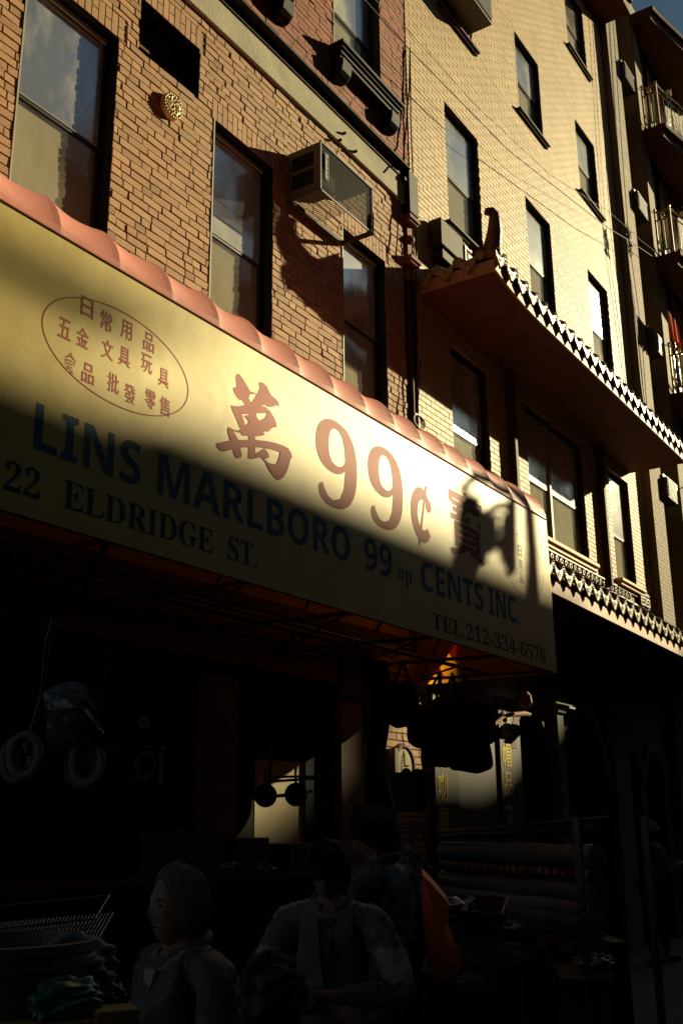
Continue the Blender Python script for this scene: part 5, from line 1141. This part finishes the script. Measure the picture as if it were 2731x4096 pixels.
    if cap:
        b = MB(); n0 = 0; cb = hair(hc + u_ * .012, f_, sd_, u_, s * 1.06, .05, .12, 3, cap, False); pk = [hc + u_ * .045 * s + f_ * (.10 + .075 * math.cos(w)) * s + sd_ * (.082 * math.sin(w)) * s for w in [-1.5 + i * .3 for i in range(11)]]
        cb.add(pk + [p - u_ * .008 for p in pk], [tuple(range(11)), tuple(range(21, 10, -1))] + [(i, i + 1, 12 + i, 11 + i) for i in range(10)]); cb.build('cap', M[cap], T, smooth=True)
    return T, J, at
yaw = math.atan2(FWD.y, FWD.x)
def ground(px, py, d): p = atD(px, py, d); return (p.x, p.y)
# old man, grey swept hair, brown quilted jacket over a pale shirt, turned to the left
person('old person with swept back grey hair and a brown quilted jacket over a pale shirt', ground(745, 3600, 3.15), 1.49, yaw + math.pi * .72, 'jacketbr', 'shirtlt', 'hairgrey',
       {'l': ((.02, .27, 1.13), (.12, .20, .90)), 'r': ((-.02, -.29, 1.12), (.10, -.24, .88))}, headface=yaw + math.pi * .70, headtilt=.02, hairfront=.50, hairlow=.50, bulk=1.12)
# person in the pale tracksuit top, arms folded, looking down
person('person in a pale grey striped tracksuit top standing with arms folded and head bowed', ground(1330, 3600, 4.2), 1.55, yaw + math.pi * .93, 'jacketlt', 'shirtdk', 'hairblk',
       {'l': ((.10, .33, 1.08), (.25, .02, 1.10)), 'r': ((.09, -.34, 1.10), (.24, .04, 1.05))}, headtilt=.42, hairfront=.05, hairlow=.5, bulk=.98, stripe=True, lean=.04)
# tall dark haired man seen from behind, with the orange bag at his side
person('person with thick black hair in a dark blue grey jacket seen from behind', ground(1525, 3600, 4.75), 1.69, yaw + math.pi * .32, 'jacketdk', 'shirtdk', 'hairblk',
       {'l': ((.10, .28, 1.12), (.26, .20, 1.02)), 'r': ((.0, -.31, 1.10), (.10, -.33, .86))}, headtilt=.30, hairlow=.85, hairfront=.10, bulk=1.12, headface=yaw + math.pi * .55)
b = MB(); bagp = [(1690, 3500), (1735, 3545), (1800, 3623), (1772, 3690), (1815, 3770), (1850, 3850), (1835, 3895), (1790, 3925), (1740, 3905), (1712, 3820), (1695, 3700)]
fr = [atD(px, py, 4.25) for px, py in bagp]; cn = sum(fr, Vector()) / len(fr); bk = [cn + (p - cn) * .9 + FWD * .16 for p in fr]; n = len(fr)
mid = [cn + (p - cn) * .55 - FWD * (.035 + .012 * math.sin(i * 2.1)) for i, p in enumerate(fr)]; mb_ = [cn + (p - cn) * .6 + FWD * .22 for p in fr]
b.add(fr + bk + mid + mb_, [(i, (i + 1) % n, n + (i + 1) % n, n + i) for i in range(n)] + [(i, 2 * n + i, 2 * n + (i + 1) % n, (i + 1) % n) for i in range(n)] + [tuple(2 * n + i for i in range(n))] + [(n + i, n + (i + 1) % n, 3 * n + (i + 1) % n, 3 * n + i) for i in range(n)] + [tuple(3 * n + i for i in range(n - 1, -1, -1))])
tag(b.build('shopping_bag', M['orangebag'], smooth=True), 'bright orange shopping bag hanging beside the dark jacket', 'bag')
# dark red bag held by the person with folded arms
crumple('handbag', 1085, 3980, 3.75, (.13, .10, .14), 'redframe', 'dark red bag between the old person and the striped tracksuit top', 'bag', 21)
# walker in a cap at the far right
gp = atD(2640, 3823, 12.6)
person('person in a pale baseball cap walking along the dark pavement at the right', (gp.x, gp.y), 1.62, yaw - math.pi * .42, 'jacketdk', 'shirtdk', 'hairblk',
       {'l': ((.05, .26, 1.10), (.26, .16, 1.16)), 'r': ((.06, -.26, 1.10), (.28, -.15, 1.18))}, headtilt=.06, hairlow=.4, hairfront=.1, cap='cap', stride=.16)
# clear plastic sheet hanging beside the stone pier
gp = []; NU, NV = 10, 24
for j in range(NV + 1):
    for i in range(NU + 1):
        u, v = i / NU, j / NV; gp.append(atD(1440 + 20 * v + (105 + 18 * math.sin(v * 7)) * u, 2640 + 640 * v, 8.15 + .05 * math.sin(u * 11 + v * 5) + .02 * math.sin(v * 23)))
b = MB(); b.add(gp, [(j * (NU + 1) + i, j * (NU + 1) + i + 1, (j + 1) * (NU + 1) + i + 1, (j + 1) * (NU + 1) + i) for j in range(NV) for i in range(NU)])
tag(b.build('plastic_sheet', M['plastic'], smooth=True, sharp=180), 'creased dark plastic sheet hanging beside the stone pier', 'plastic sheet')
